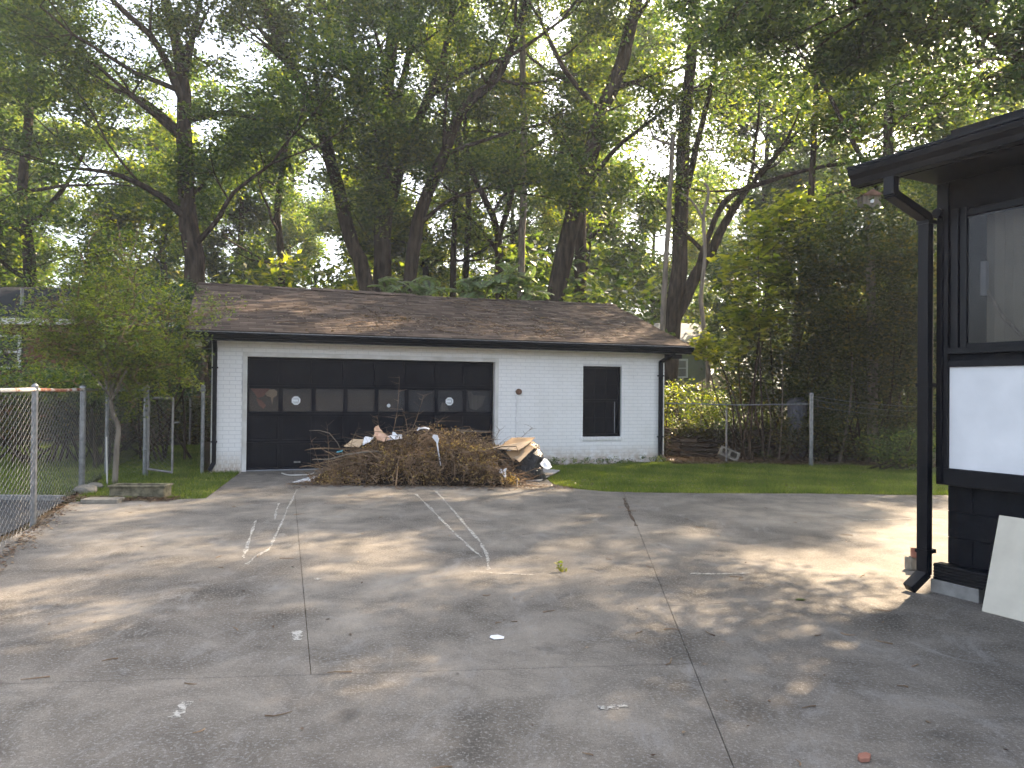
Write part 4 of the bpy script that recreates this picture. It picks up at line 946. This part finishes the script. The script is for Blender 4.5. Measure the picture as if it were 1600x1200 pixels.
# ================================================================ NEIGHBOUR HOUSES
nh = thing('brick_house', 'red brick neighbour house with dark roof behind bushes at far left', 'house', (-20, 21.5, 0), R(4))
MB().box(0, 10.2, 0, 6, -.1, 3.35).build('wall', M['interior'], nh)
bmr = _box_me('brick', M['red_brick'], 0, .215, -.012, .02, 0, .07); cnt = 0
mm = MB(); wins = [(5.05, 6.0, 2.05, 3.0), (8.6, 9.4, 2.0, 3.0)]
for r_ in range(42):
    x = 1.5+(.115 if r_ % 2 else 0)
    while x < 10.1:
        z = .02+r_*.079
        if not any(a-.23 < x < b+.02 and c-.09 < z < d+.02 for a, b, c, d in wins):
            if z > 1.6 and 3.0 < x < 7.0 and cnt < 290: inst('brick', bmr, nh, (x, 0, z)); cnt += 1
            else: mm.box(x, x+.215, -.012, .02, z, z+.07)
        x += .228
tag(mm.build('brickwork', M['red_brick'], nh), kind='stuff')
for a, b, c, d in wins:
    f = MB().box(a, a+.08, -.05, .03, c, d).box(b-.08, b, -.05, .03, c, d).box(a+.08, b-.08, -.05, .03, c, c+.07).box(a+.08, b-.08, -.05, .03, d-.08, d).box(a+.08, b-.08, -.04, .02, (c+d)/2-.03, (c+d)/2+.03).build('window', M['white_trim'], nh)
    MB().box(a+.08, b-.08, -.01, -.005, c+.07, d-.08).build('pane', M['glass'], f); MB().box(a+.08, b-.08, .021, .027, c+.07, d-.08).build('blind', M['blind'], f)
MB().box(-.4, 10.6, -.5, -.38, 3.28, 3.45).build('fascia', M['white_trim'], nh)
rr_ = MB().extr([(-.4, -.5, 3.45), (-.4, 3.0, 4.75), (-.4, 6.5, 3.45)], (11, 0, 0)).build('roof', M['dark_roof'], nh)
MB().tube([(5.5, .9, 3.8), (5.5, .9, 4.45)], .05, 8).build('vent_pipe', M['metal_grey'], nh); MB().tube([(7.9, .5, 3.6), (7.9, .5, 4.1)], .06, 8).build('vent_pipe', M['metal_grey'], nh)
gh = thing('neighbour_house', 'grey green sided house with one small white window beyond the garage corner', 'house', P(1030, 612, 36), R(-3)); gh.location.z = 0
mw = MB().box(0, 2.15, 0, 4, 0, 3.95).build('wall', M['grey_siding'], gh)
for k in range(11): MB().box(.02+k*.195, .02+k*.195+.18, -.018, 0, .1, 3.9).build('siding_board', M['grey_siding'], gh)
f = MB().box(.62, 1.32, -.07, -.02, 2.25, 3.15).build('window', M['white_panel'], gh); MB().box(.72, 1.22, -.085, -.071, 2.33, 2.68).build('pane', M['glass'], f); MB().box(.72, 1.22, -.085, -.071, 2.73, 3.05).build('pane', M['glass'], f)
MB().box(2.15, 2.24, -.04, .1, .1, 3.95).build('corner_board', M['white_panel'], gh)
MB().extr([(-3.4, -.35, 3.9), (-3.4, 2, 5.0), (-3.4, 4.4, 3.9)], (5.9, 0, 0)).build('roof', M['metal_grey'], gh)
sh_ = thing('shed', 'small shed with tan pyramid roof among bushes beyond the fence', 'shed', P(1128, 612, 31)); sh_.location.z = 0
MB().box(-.75, .75, 0, 1.6, 0, 1.75).build('wall', M['grey_siding'], sh_)
rr_ = MB(); rr_.v += [(-.95, -.2, 1.75), (.95, -.2, 1.75), (.95, 1.8, 1.75), (-.95, 1.8, 1.75), (0, .8, 2.45)]; rr_.f += [(0, 1, 4), (1, 2, 4), (2, 3, 4), (3, 0, 4), (3, 2, 1, 0)]; rr_.build('roof', M['tan_roof'], sh_)

cl = []
random.seed(444)
for k in range(130):
    s_ = random.uniform(0, 5.4); p = SW0+sw_t*s_+Vector((0, -.12+random.gauss(0, .08), 0)); hgt = random.uniform(.05, .75) if math.sin(s_*2.3+1) > -.2 else random.uniform(.5, .8); cl.append((p.x, p.y, hgt, .16, 34, .35+random.gauss(0, .12)))
shrub('creeper', 'dark creeper hanging over the low stacked stone wall', 'creeper', cl, 'leaf_vine', .07, 12, seed=61)
cl = [(random.gauss(6.5, .3), random.gauss(17.15, .1), random.uniform(.1, 1.0), .2, 34, .36+random.gauss(0, .12)) for k in range(60)]
shrub('creeper', 'leafy creeper covering the lower half of the grey bin', 'creeper', cl, 'leaf_vine', .07, 8, seed=62)
# wooden pole with box
UP = Vector((8.12, 17.3, 0)); up = thing('wooden_pole', 'weathered grey wooden pole with small box on top among right vines', 'pole', UP)
MB().tube([UP+Vector((.02, 0, -.1)), UP+Vector((.0, 0, 2.5)), UP+Vector((-.10, 0, 5.75))], [.115, .11, .09], 10).build('pole_shaft', M['bark_pale'], up, UP)
bx = MB().box(-.30, .10, -.15, .15, 5.75, 6.0).build('box', M['old_wood'], up); MB().extr([(-.36, -.2, 6.001), (.16, -.2, 6.001), (-.10, -.2, 6.14)], (0, .4, 0)).build('box_roof', M['rust_box'], bx)
MB().box(-.14, -.06, -.158, -.151, 5.84, 5.92).build('box_opening', M['paper'], bx)

# ================================================================ TREES
K = (4, 4)
tree('oak_tree', 'massive dark oak with broad crown behind the left garage corner', 'tree', [
 ([(308, 690), (303, 440), (290, 330), (284, 220), (278, 120), (262, 40), (235, -50)], 36, 12, 0),
 ([(296, 350), (255, 312), (215, 288), (170, 270), (110, 262)], 14, 4, -2), ([(286, 215), (225, 160), (175, 140), (100, 110)], 13, 4, 1.5),
 ([(284, 170), (240, 70), (180, 10), (130, -40)], 14, 5, -2), ([(290, 185), (350, 175), (420, 190), (480, 220)], 12, 4, 1), ([(300, 385), (335, 345), (362, 300), (420, 255)], 10, 4, -1), ([(282, 110), (300, 20), (315, -60)], 12, 5, 1)],
 23, 'leaf_oak', .15, dict(tone=.42, n=44, r=.6), every=1.15, start=.42, blen=3.6, seed=1)
tree('leaning_tree', 'slender tree leaning left behind the middle of the garage roof', 'tree', [
 ([(592, 690), (572, 455), (545, 370), (518, 270), (495, 190), (455, 110), (425, 50), (395, -10), (360, -80)], 26, 12, 0),
 ([(497, 180), (482, 80), (475, -50)], 10, 5, 1), ([(445, 90), (400, 45), (360, -10)], 9, 4, -1)], 25, 'leaf_oak', .15, dict(tone=.45, n=38, r=.6), every=1.7, start=.5, blen=3.4, seed=2)
tree('big_hardwood', 'tallest stout trunk splitting into many limbs above the garage ridge', 'tree', [
 ([(594, 690), (594, 455), (596, 300), (600, 190), (602, 110), (612, 0), (620, -110)], 34, 14, 0),
 ([(594, 250), (570, 150), (542, 60), (530, -80)], 16, 9, 1), ([(598, 210), (560, 140), (520, 70), (500, 10), (470, -70)], 12, 5, -2), ([(602, 190), (628, 110), (642, 0), (655, -80)], 13, 7, 1),
 ([(600, 340), (635, 220), (665, 150), (695, 60), (708, -80)], 18, 9, -1), ([(660, 155), (720, 112), (800, 80), (870, 30)], 10, 4, -2)], 26, 'leaf_oak', .15, dict(tone=.42, n=38, r=.6), every=1.7, start=.55, blen=3.8, seed=3)
tree('forked_tree', 'forked tree leaning right just right of the stoutest trunk', 'tree', [
 ([(628, 690), (640, 430), (655, 330), (690, 240), (718, 170), (770, 120), (800, 50), (835, -60)], 25, 9, 0), ([(650, 352), (700, 312), (760, 292)], 8, 4, -1), ([(690, 240), (760, 215), (850, 190)], 9, 4, 1)], 25.3, 'leaf_oak', .15, dict(tone=.48, n=38), every=1.5, start=.5, blen=3.2, seed=4)
tree('slim_tree', 'slim straight trunk left of the pair between forked tree and pine', 'tree', [([(707, 690), (706, 440), (708, 340), (710, 240), (712, 130)], 12, 6, 0)], 31, 'leaf_bright', .16, dict(tone=.35, n=40), every=1.5, start=.42, blen=3, seed=5)
tree('slim_tree', 'slim trunk right of the pair, bending left near its top', 'tree', [([(722, 690), (725, 440), (730, 330), (722, 250), (700, 160)], 13, 6, 0)], 32, 'leaf_bright', .16, dict(tone=.4, n=40), every=1.5, start=.42, blen=3, seed=6)
tree('small_oak', 'dark Y shaped tree behind the pale fronds on the roof ridge', 'tree', [([(780, 690), (778, 430), (774, 360), (755, 310), (735, 270), (722, 210)], 17, 6, 0), ([(776, 372), (795, 310), (800, 260), (815, 190)], 10, 5, 1)], 28.5, 'leaf_oak', .15, dict(tone=.5, n=38), every=1.5, start=.5, blen=2.8, seed=7)
tree('pine_tree', 'straight pale narrow pine trunk right of the Y shaped tree', 'tree', [([(812, 690), (813, 415), (815, 250), (812, 120), (808, -60)], 13, 9, 0)], 27, 'leaf_bright', .15, dict(tone=.5, n=38), every=1.4, start=.6, blen=2.8, bark='bark_pale', seed=8)
tree('leaning_oak', 'thick trunk leaning right above the garage ridge', 'tree', [
 ([(845, 690), (866, 470), (890, 350), (912, 270), (935, 180), (965, 100), (985, 20), (1005, -80)], 34, 18, 0), ([(915, 288), (960, 230), (1010, 190), (1070, 140)], 9, 4, 1), ([(940, 180), (880, 110), (840, 30)], 10, 5, -1)], 25, 'leaf_oak', .15, dict(tone=.52, n=24), every=1.8, start=.62, blen=3.2, seed=9)
tree('tall_hardwood', 'upright dark trunk directly behind the thick right leaning oak', 'tree', [([(904, 690), (905, 460), (905, 330), (908, 200), (912, 80), (915, -80)], 21, 12, 0)], 28.5, 'leaf_bright', .15, dict(tone=.42, n=26), every=1.4, start=.5, blen=3.2, seed=10)
tree('dead_snag', 'bare pale leaning snag with no leaves left of the arching tree', 'dead tree', [([(1030, 690), (1035, 490), (1042, 350), (1048, 210)], 10, 7, 0), ([(1047, 225), (1020, 215), (1010, 190)], 4, 2, 0)], 24, bare=True, bark='bark_pale', seed=11)
tree('arching_tree', 'dark tree with long arching right limb beyond the garage right end', 'tree', [
 ([(1040, 690), (1048, 520), (1058, 440), (1062, 330), (1066, 210), (1075, 100), (1085, -60)], 32, 14, 0), ([(1050, 505), (1085, 432), (1110, 390), (1135, 340), (1168, 290)], 22, 10, 0),
 ([(1090, 415), (1130, 315), (1200, 282), (1270, 262), (1350, 250)], 11, 4, -2), ([(1062, 330), (1085, 230), (1110, 120), (1130, 0)], 12, 6, 1)], 25.5, 'leaf_oak', .15, dict(tone=.55, n=26), every=1.6, start=.5, blen=3.2, seed=12)
tree('crooked_snag', 'thin crooked pale bare stem right of the arching tree trunk', 'dead tree', [([(1112, 690), (1105, 560), (1094, 470), (1100, 400), (1097, 340), (1105, 300), (1098, 285)], 9, 4, 0), ([(1098, 345), (1080, 315), (1060, 300)], 5, 2, 0)], 22, bare=True, bark='bark_pale', seed=13)
tree('ivy_tree', 'dark leafy tree rising behind the wooden pole on the right', 'tree', [([(1395, 690), (1395, 400), (1385, 200), (1400, 0), (1410, -170), (1400, -330)], 20, 7, 0), ([(1390, 330), (1330, 220), (1280, 120)], 10, 5, -1)], 21, 'leaf_oak', .14, dict(tone=.5, n=42), every=1.3, start=.3, blen=2.6, seed=14)  # unseen top of the trunk added to break up sun on the driveway
tree('slender_tree', 'slender bright leaved tree left of the wooden pole', 'tree', [([(1235, 690), (1245, 500), (1262, 350), (1270, 200), (1275, 60), (1290, -120), (1300, -260)], 14, 5, 0)], 23, 'leaf_bright', .15, dict(tone=.55, n=40), every=1.3, start=.35, blen=2.6, seed=15)  # also stretched above the view, for patchy shade on the concrete
tree('yellow_tree', 'yellow green tree showing above the black gutter', 'tree', [([(1530, 690), (1530, 300), (1525, 150), (1540, 20)], 14, 7, 0), ([(1530, 300), (1460, 190), (1420, 120)], 8, 4, 0)], 24, 'leaf_bright', .15, dict(tone=.62, n=38), every=1.5, start=.3, blen=2.6, seed=16)
tree('edge_tree', 'dense tree filling the upper left edge of the view', 'tree', [([(40, 690), (45, 440), (30, 300), (40, 150), (30, 0)], 22, 10, 0), ([(40, 350), (90, 300), (130, 230)], 10, 5, 1)], 28, 'leaf_oak', .15, dict(tone=.42, n=42), every=1.2, start=.3, blen=3.4, seed=17)
tree('middle_tree', 'shadowy tree filling the gap between left oak and leaning tree', 'tree', [([(440, 690), (438, 420), (430, 320), (445, 200), (440, 90)], 14, 6, 0)], 31, 'leaf_oak', .16, dict(tone=.42, n=42), every=1.2, start=.35, blen=3.2, seed=18)
# big limb overhanging from a tree behind the black house
random.seed(40)
nr = thing('overhanging_tree', 'near dark leaved tree whose limbs overhang the upper right of the view', 'tree', (8.8, 12.6, 0)); n0 = Vector((8.8, 12.6, 0)); tb = MB(); bb = MB(); cl = []
pr = dict(r=.34, n=26, tone=.52, kids=(4, 4), fill=.40, lift=-.03)
tb.tube(smooth_path([Vector((8.8, 12.6, -.1)), Vector((8.7, 12.5, 3.5)), Vector((8.3, 12.1, 6.5)), Vector((7.9, 11.8, 9.5)), Vector((7.6, 11.6, 12))], 4), [.32-.013*i for i in range(17)], 10)
for path in ([(8.3, 12.1, 6.5), (7.0, 11.3, 6.9), (5.6, 10.6, 7.0), (4.4, 10.1, 6.8)], [(8.0, 11.9, 8.5), (6.6, 10.6, 8.4), (5.0, 9.6, 7.9), (3.6, 9.2, 7.3)], [(8.4, 12.2, 6.0), (7.2, 10.6, 6.4), (6.2, 9.2, 6.5)], [(7.8, 11.8, 9.6), (6.2, 11.6, 9.5), (4.6, 11.4, 8.9), (3.2, 11.3, 8.2)]):
    sp = smooth_path([Vector(p) for p in path], 4); tb.tube(sp, [.11-.085*i/(len(sp)-1) for i in range(len(sp))], 7)
    for i in range(2, len(sp)):
        for _ in range(2 if i > 4 else 1):
            nd = rv(); nd.z *= .5; grow(bb, cl, sp[i], nd+(sp[i]-sp[i-1]).normalized()*.4, random.uniform(1.0, 1.9), .03, 0, 2, pr)
tb.build('trunk', M['bark'], nr, n0, smooth=True); bb.build('branches', M['bark'], nr, n0); leaves('crown', cl, .115, M['leaf_deep'], nr, n0, seed=40, aspect=.42, droop=1.2)
print('near clusters', len(cl))

# background trees: three kinds sharing meshes
def proto(name, label, h, mat, size, tone, seed, spread=2.8, n=54):
    random.seed(seed); root = thing(name, label, 'tree', (0, 0, 0), 0, 'background trees'); tb = MB(); bb = MB(); cl = []
    pts = smooth_path([Vector((0, 0, -.1)), Vector((.2, 0, h*.33)), Vector((-.1, .2, h*.66)), Vector((.1, 0, h))], 4); tb.tube(pts, [.26*(1-.7*i/12) for i in range(13)], 8)
    for i in range(3, 13):
        for _ in range(2): nd = rv(); nd.z = abs(nd.z)*.4; grow(bb, cl, pts[i], nd, spread*random.uniform(.7, 1.2), .06, 0, 2, dict(r=.8, n=n, tone=tone, kids=(3, 4), fill=.9, lift=.03))
    tb.build('trunk', M['bark'], root); bb.build('branches', M['bark'], root); leaves('crown', cl, size, M[mat], root, seed=seed); return root
protos = [proto('background_tree', '', 15, 'leaf_oak', .24, .5, 61), proto('background_tree', '', 12, 'leaf_bright', .24, .4, 62), proto('background_tree', '', 17, 'leaf_oak', .24, .4, 63)]
spots = [(-24, 36), (-18, 40), (-12.5, 35), (-8, 42), (-4, 36), (0, 43), (3.5, 37), (8, 44), (12, 36), (16, 41), (21, 35), (-29, 45), (-15, 52), (-5, 54), (5, 55), (14, 53), (25, 50), (30, 42), (-35, 38), (17, 27), (20, 20), (-21, 28), (27, 28)]
kinds = ['tall green', 'bright leafy', 'lofty dark']
for i, (x, y) in enumerate(spots):
    p = protos[i % 3]
    if i < 3: o = p
    else:
        o = p.copy(); C.objects.link(o)
        for ch in p.children: c_ = ch.copy(); C.objects.link(c_); c_.parent = o
    o.location = (x, y, 0); o.rotation_euler = (0, 0, i*1.7); s = 1+.18*math.sin(i*2.3); o.scale = (s, s, s)
    sd = 'the brick house at left' if x < -11 else ('the garage roof' if x < 6 else 'the right vine thicket'); o['label'] = kinds[i % 3]+' woodland tree in the background far beyond '+sd
# understory beyond the trunks, sunlight partly put into its bright leaf colour
def bush_proto(mat, tone, seed, size=.2):
    random.seed(seed); root = thing('background_bush', '', 'bush', (0, 0, 0), 0, 'background bushes'); cl = []
    for _ in range(150):
        v = rv()*(.5+.5*random.random()); cl.append((v.x*3.0, v.y*2.0, 2.0+v.z*2.4, .6, 42, tone+random.gauss(0, .15)))
    mb = MB()
    for k in range(7): t = Vector(cl[k*9][:3]); mb.tube([(0, 0, -.1), t*.5+Vector((0, 0, .2)), t], [.05, .035, .01], 4)
    mb.build('stems', M['bark'], root); leaves('foliage', cl, size, M[mat], root, seed=seed); return root
bpz = [bush_proto('leaf_bright', .5, 71), bush_proto('leaf_oak', .55, 72), bush_proto('leaf_bright', .35, 73)]
bs = [(-22, 30), (-14, 31), (-9, 29), (-4.8, 32), (-1, 34), (2.5, 31), (5.0, 39), (10.6, 29), (13, 31), (-18, 36), (-7, 40), (0, 40), (4, 38), (-27, 34), (17, 33), (22, 30), (10.5, 38), (-12.5, 42), (-2.5, 28.5), (4.8, 46), (-8.6, 33), (-7.2, 30.5), (-11, 27.5), (-16.5, 27), (-5.5, 37), (1.2, 28.5), (-3.5, 46), (7, 50), (-10, 48), (12, 24.5), (-20, 40), (14.5, 27)]
for i, (x, y) in enumerate(bs):
    p = bpz[i % 3]
    if i < 3: o = p
    else:
        o = p.copy(); C.objects.link(o)
        for ch in p.children: c_ = ch.copy(); C.objects.link(c_); c_.parent = o
    o.location = (x, y, 0); o.rotation_euler = (0, 0, i*2.1); s = (1+.25*math.sin(i*1.3))*(1.35 if i > 19 else 1); o.scale = (s, s, s)
    sd = 'the brick house at left' if x < -11 else ('the garage roof' if x < 6 else 'the right fence'); o['label'] = ['sunlit bright', 'mid green', 'yellowish dark'][i % 3]+' background bush among tree trunks beyond '+sd

# right vine mass
random.seed(90)
shrub('vine_thicket', 'dark tangled vine thicket covering the wooden pole at right', 'vine thicket',
 blob(1345, 440, 16.9, 1.7, 1.75, 330, .36, 66, .42)+blob(1370, 500, 18.6, 2.2, 2.2, 160, .5, 70, .4)+blob(1420, 540, 16.8, .9, 1.0, 110, .33, 55, .4)+blob(1290, 590, 17.9, 1.2, 1.0, 130, .35, 60, .36), 'leaf_vine', .105, 9, seed=1)
shrub('tall_thicket', 'tall mixed thicket left of the wooden pole with brown vines', 'vine thicket',
 blob(1235, 470, 18.8, 1.5, 2.3, 280, .4, 58, .42)+blob(1190, 590, 19, 1.0, .9, 90, .35, 50, .4), 'leaf_vine', .10, 12, seed=2)
shrub('maple_sapling', 'sunlit yellow green broad leaved sapling above the tan shed roof', 'sapling',
 blob(1180, 450, 17.3, .95, 1.35, 85, .32, 20, .6, ry=.6)+blob(1125, 545, 17.3, .6, .45, 34, .28, 18, .7, ry=.5)+blob(1235, 345, 17.6, 1.1, .7, 50, .32, 18, .6, ry=.6), 'leaf_sunlit', .17, 8, seed=3, aspect=.75, flat=1.2)
shrub('upper_vines', 'leafy vines rising above the thicket behind the gutter elbow', 'vine thicket',
 blob(1400, 330, 19.5, 2.2, 1.6, 200, .42, 55, .5), 'leaf_oak', .11, 10, seed=4)
for i, (px, py, d, rx, rz, n, mat, lab) in enumerate((
 (1075, 640, 19.6, .95, .75, 90, 'leaf_bright', 'bright leafy bush just beyond the garage right wall'),
 (1150, 640, 20.0, 1.1, .7, 90, 'leaf_oak', 'green bush behind the stone wall under the tan shed'),
 (1230, 650, 18.6, 1.0, .8, 150, 'leaf_vine', 'dark bush behind the wire fence left of the grey bin'),
 (1330, 670, 17.4, 1.2, .75, 170, 'leaf_vine', 'dark ground level vines between fence post and wooden pole'),
 (1410, 700, 15.6, .62, .36, 60, 'leaf_oak', 'low light speckled shrub beside the black house post'),
 (1420, 620, 17.6, 1.2, 1.0, 170, 'leaf_vine', 'deep shaded bush right of the wooden pole'))):
    random.seed(200+i); shrub('bush', lab, 'bush', blob(px, py, d, rx, rz, n, .28, 46, .42), mat, .075, 10, seed=20+i)
# bare stems in front of the thicket
for i, (px0, py0, px1, py1, d, r, lab) in enumerate(((1312, 640, 1332, 545, 17, .03, 'leaning pale stem left of the wooden pole'), (1218, 690, 1222, 560, 17.8, .018, 'thin upright stem nearest left of the steel fence post'), (1200, 700, 1196, 600, 18, .015, 'thin stem above the stone wall middle'), (1283, 690, 1278, 600, 17.6, .014, 'thin stem right beside the steel fence post'), (1095, 690, 1098, 590, 19, .02, 'thin stem near the garage end of the stone wall'))):
    a = P(px0, py0, d); a.z = 0; b = P(px1, py1, d); t = thing('climbing_vine', lab.replace('stem', 'vine stem'), 'vine', a); random.seed(i); MB().tube(smooth_path([a, (a+b)/2+rv()*.1, b], 4), [r*(1-.5*k/8) for k in range(9)], 6).build('stem', M['bark_pale'], t, a)
# left small tree and shrubs
random.seed(77)
lt = thing('crape_myrtle', 'small multi stemmed tree with thin tan trunk before the brick house', 'tree', G(182, 757)); b0 = lt.location.copy(); tb = MB(); bb = MB(); cl = []
d0 = b0.y
mp = [P(182, 757, d0), P(184, 700, d0), P(186, 668, d0), P(176, 640, d0), P(175, 615, d0), P(181, 585, d0), P(178, 540, d0), P(170, 480, d0)]
sp = smooth_path(mp, 4); tb.tube(sp, [.044-.026*i/(len(sp)-1) for i in range(len(sp))], 9)
pr = dict(r=.19, n=14, tone=.72, kids=(4, 3), fill=.7, lift=.05)
for (tx, ty, dd) in ((110, 470, 0), (230, 480, -.3), (80, 530, .3), (250, 540, .5), (150, 440, .4), (200, 430, 0), (290, 510, .6), (130, 500, -.5), (215, 560, -.6), (60, 490, .8)):
    q = P(tx, ty, d0+dd); s0 = sp[random.randint(14, 20)]; path = smooth_path([s0, (s0+q)/2+Vector((0, 0, .1)), q], 4); tb.tube(path, [.022-.016*i/8 for i in range(9)], 5)
    for i in range(2, 9): grow(bb, cl, path[i], rv(), random.uniform(.5, .95), .010, 0, 2, pr)
tb.build('trunk', M['bark_pale'], lt, b0, smooth=True); bb.build('branches', M['twig'], lt, b0); leaves('crown', cl, .058, M['leaf_oak'], lt, b0, seed=77)
for i, (cl_, mat, sz, lab) in enumerate((
 (blob(262, 520, 16.4, .95, 1.3, 170, .32, 55, .36), 'leaf_deep', .085, 'dark green rounded bush against the left end of the garage'),
 (blob(60, 600, 15.5, 1.6, .42, 120, .28, 45, .5), 'leaf_oak', .08, 'feathery green bush before the brick house at far left'),
 (blob(130, 600, 15.0, 1.1, .40, 80, .28, 45, .5), 'leaf_oak', .075, 'green bush behind the top rail left of the thin tree'),
 (blob(5, 560, 17.5, .5, .7, 30, .3, 36, .5), 'leaf_oak', .08, 'leafy shrub in front of the far left brick wall'),
 (blob(200, 600, 18.5, 1.3, .9, 120, .35, 50, .35), 'leaf_deep', .09, 'shaded bush seen above the side fence behind the gate'),
 (blob(295, 650, 21.5, .9, .9, 90, .35, 50, .3), 'leaf_vine', .09, 'dark shrubbery seen through the gap beside the garage'))):
    random.seed(300+i); shrub('bush', lab, 'bush', cl_, mat, sz, 9, seed=40+i)
for i, (px, py, d, rx, rz, n, lab) in enumerate(((30, 650, 15.5, 1.5, .62, 120, 'shadowed hedge bush low behind the near fence panel'), (110, 650, 16.2, 1.3, .6, 110, 'shadowed hedge bush low behind the second fence panel'), (190, 655, 17.5, 1.2, .7, 90, 'low dark bush behind the thin tan tree trunk'), (285, 640, 23.0, 1.6, .9, 90, 'far low bush closing the gap behind the open gate'))):
    random.seed(350+i); shrub('bush', lab, 'bush', blob(px, py, d, rx, rz, n, .3, 50, .3), 'leaf_vine', .08, 8, seed=80+i)
# mimosa fronds behind the ridge
random.seed(66)
mt = thing('frond_tree', 'pale feathery fronded young tree peeking over the garage ridge', 'tree', (-1.6, 22.6, 0)); m0 = Vector((-1.6, 22.6, 0)); tb = MB(); V = []; Fc = []; tones = []
def frond(p, d, L):
    n = 13; q = p.copy(); d = d.normalized(); side = d.cross(Vector((0, 0, 1))).normalized(); pts = [q.copy()]
    for i in range(n):
        d = (d+Vector((0, 0, -.085))).normalized(); q = q+d*L/n; pts.append(q.copy()); ll = .17*math.sin(math.pi*(i+1.5)/(n+2.5))+.03
        for s in (-1, 1):
            a = q; b = q+side*s*ll+Vector((0, 0, -.25*ll)); wv = d*.026; k = len(V); V.extend([tuple(a-wv-m0), tuple((a+b)/2-wv*1.3-m0), tuple(b-m0), tuple((a+b)/2+wv*1.3-m0)]); Fc.append((k, k+1, k+2, k+3)); tones.append(random.gauss(.55, .2))
    tb.tube(pts, .006, 3)
for (px, py, nn_) in ((620, 450, 16), (650, 455, 16), (690, 462, 12), (730, 450, 18), (765, 440, 20), (795, 432, 18), (820, 448, 16), (745, 465, 12), (660, 440, 10), (605, 440, 8), (835, 462, 8)):
    c = P(px, py, 22.6); tb.tube(smooth_path([m0, (m0+c)/2+Vector((random.gauss(0, .3), 0, .3)), c], 4), [.05-.005*i for i in range(9)], 5)
    for _ in range(nn_): dd = rv(); dd.z = abs(dd.z)*.6; frond(c+rv()*.22, dd, random.uniform(.45, .75))
tb.build('branches', M['bark_pale'], mt, m0)
me = bpy.data.meshes.new('fronds'); me.from_pydata(V, [], Fc); me.materials.append(M['leaf_pale']); at = me.attributes.new('tone', 'FLOAT', 'FACE'); at.data.foreach_set('value', np.clip(tones, 0, 1).astype(np.float32)); o = bpy.data.objects.new('crown', me); C.objects.link(o); o.parent = mt
hz = bpy.data.materials.new('haze'); hz.use_nodes = True; ht = hz.node_tree; ht.nodes.remove(ht.nodes['Principled BSDF'])
pv = ht.nodes.new('ShaderNodeVolumePrincipled'); pv.inputs['Color'].default_value = (.86, .92, 1, 1); pv.inputs['Density'].default_value = HAZE; pv.inputs['Anisotropy'].default_value = .35
ht.links.new(pv.outputs[0], ht.nodes['Material Output'].inputs['Volume'])
ho2 = MB().box(-60, 60, -4, 70, -1.2, 24).build('haze', hz); tag(ho2, kind='stuff')
tot = sum(len(o.data.polygons) for o in C.objects if o.type == 'MESH'); print('objects', len(C.objects), 'faces', tot)
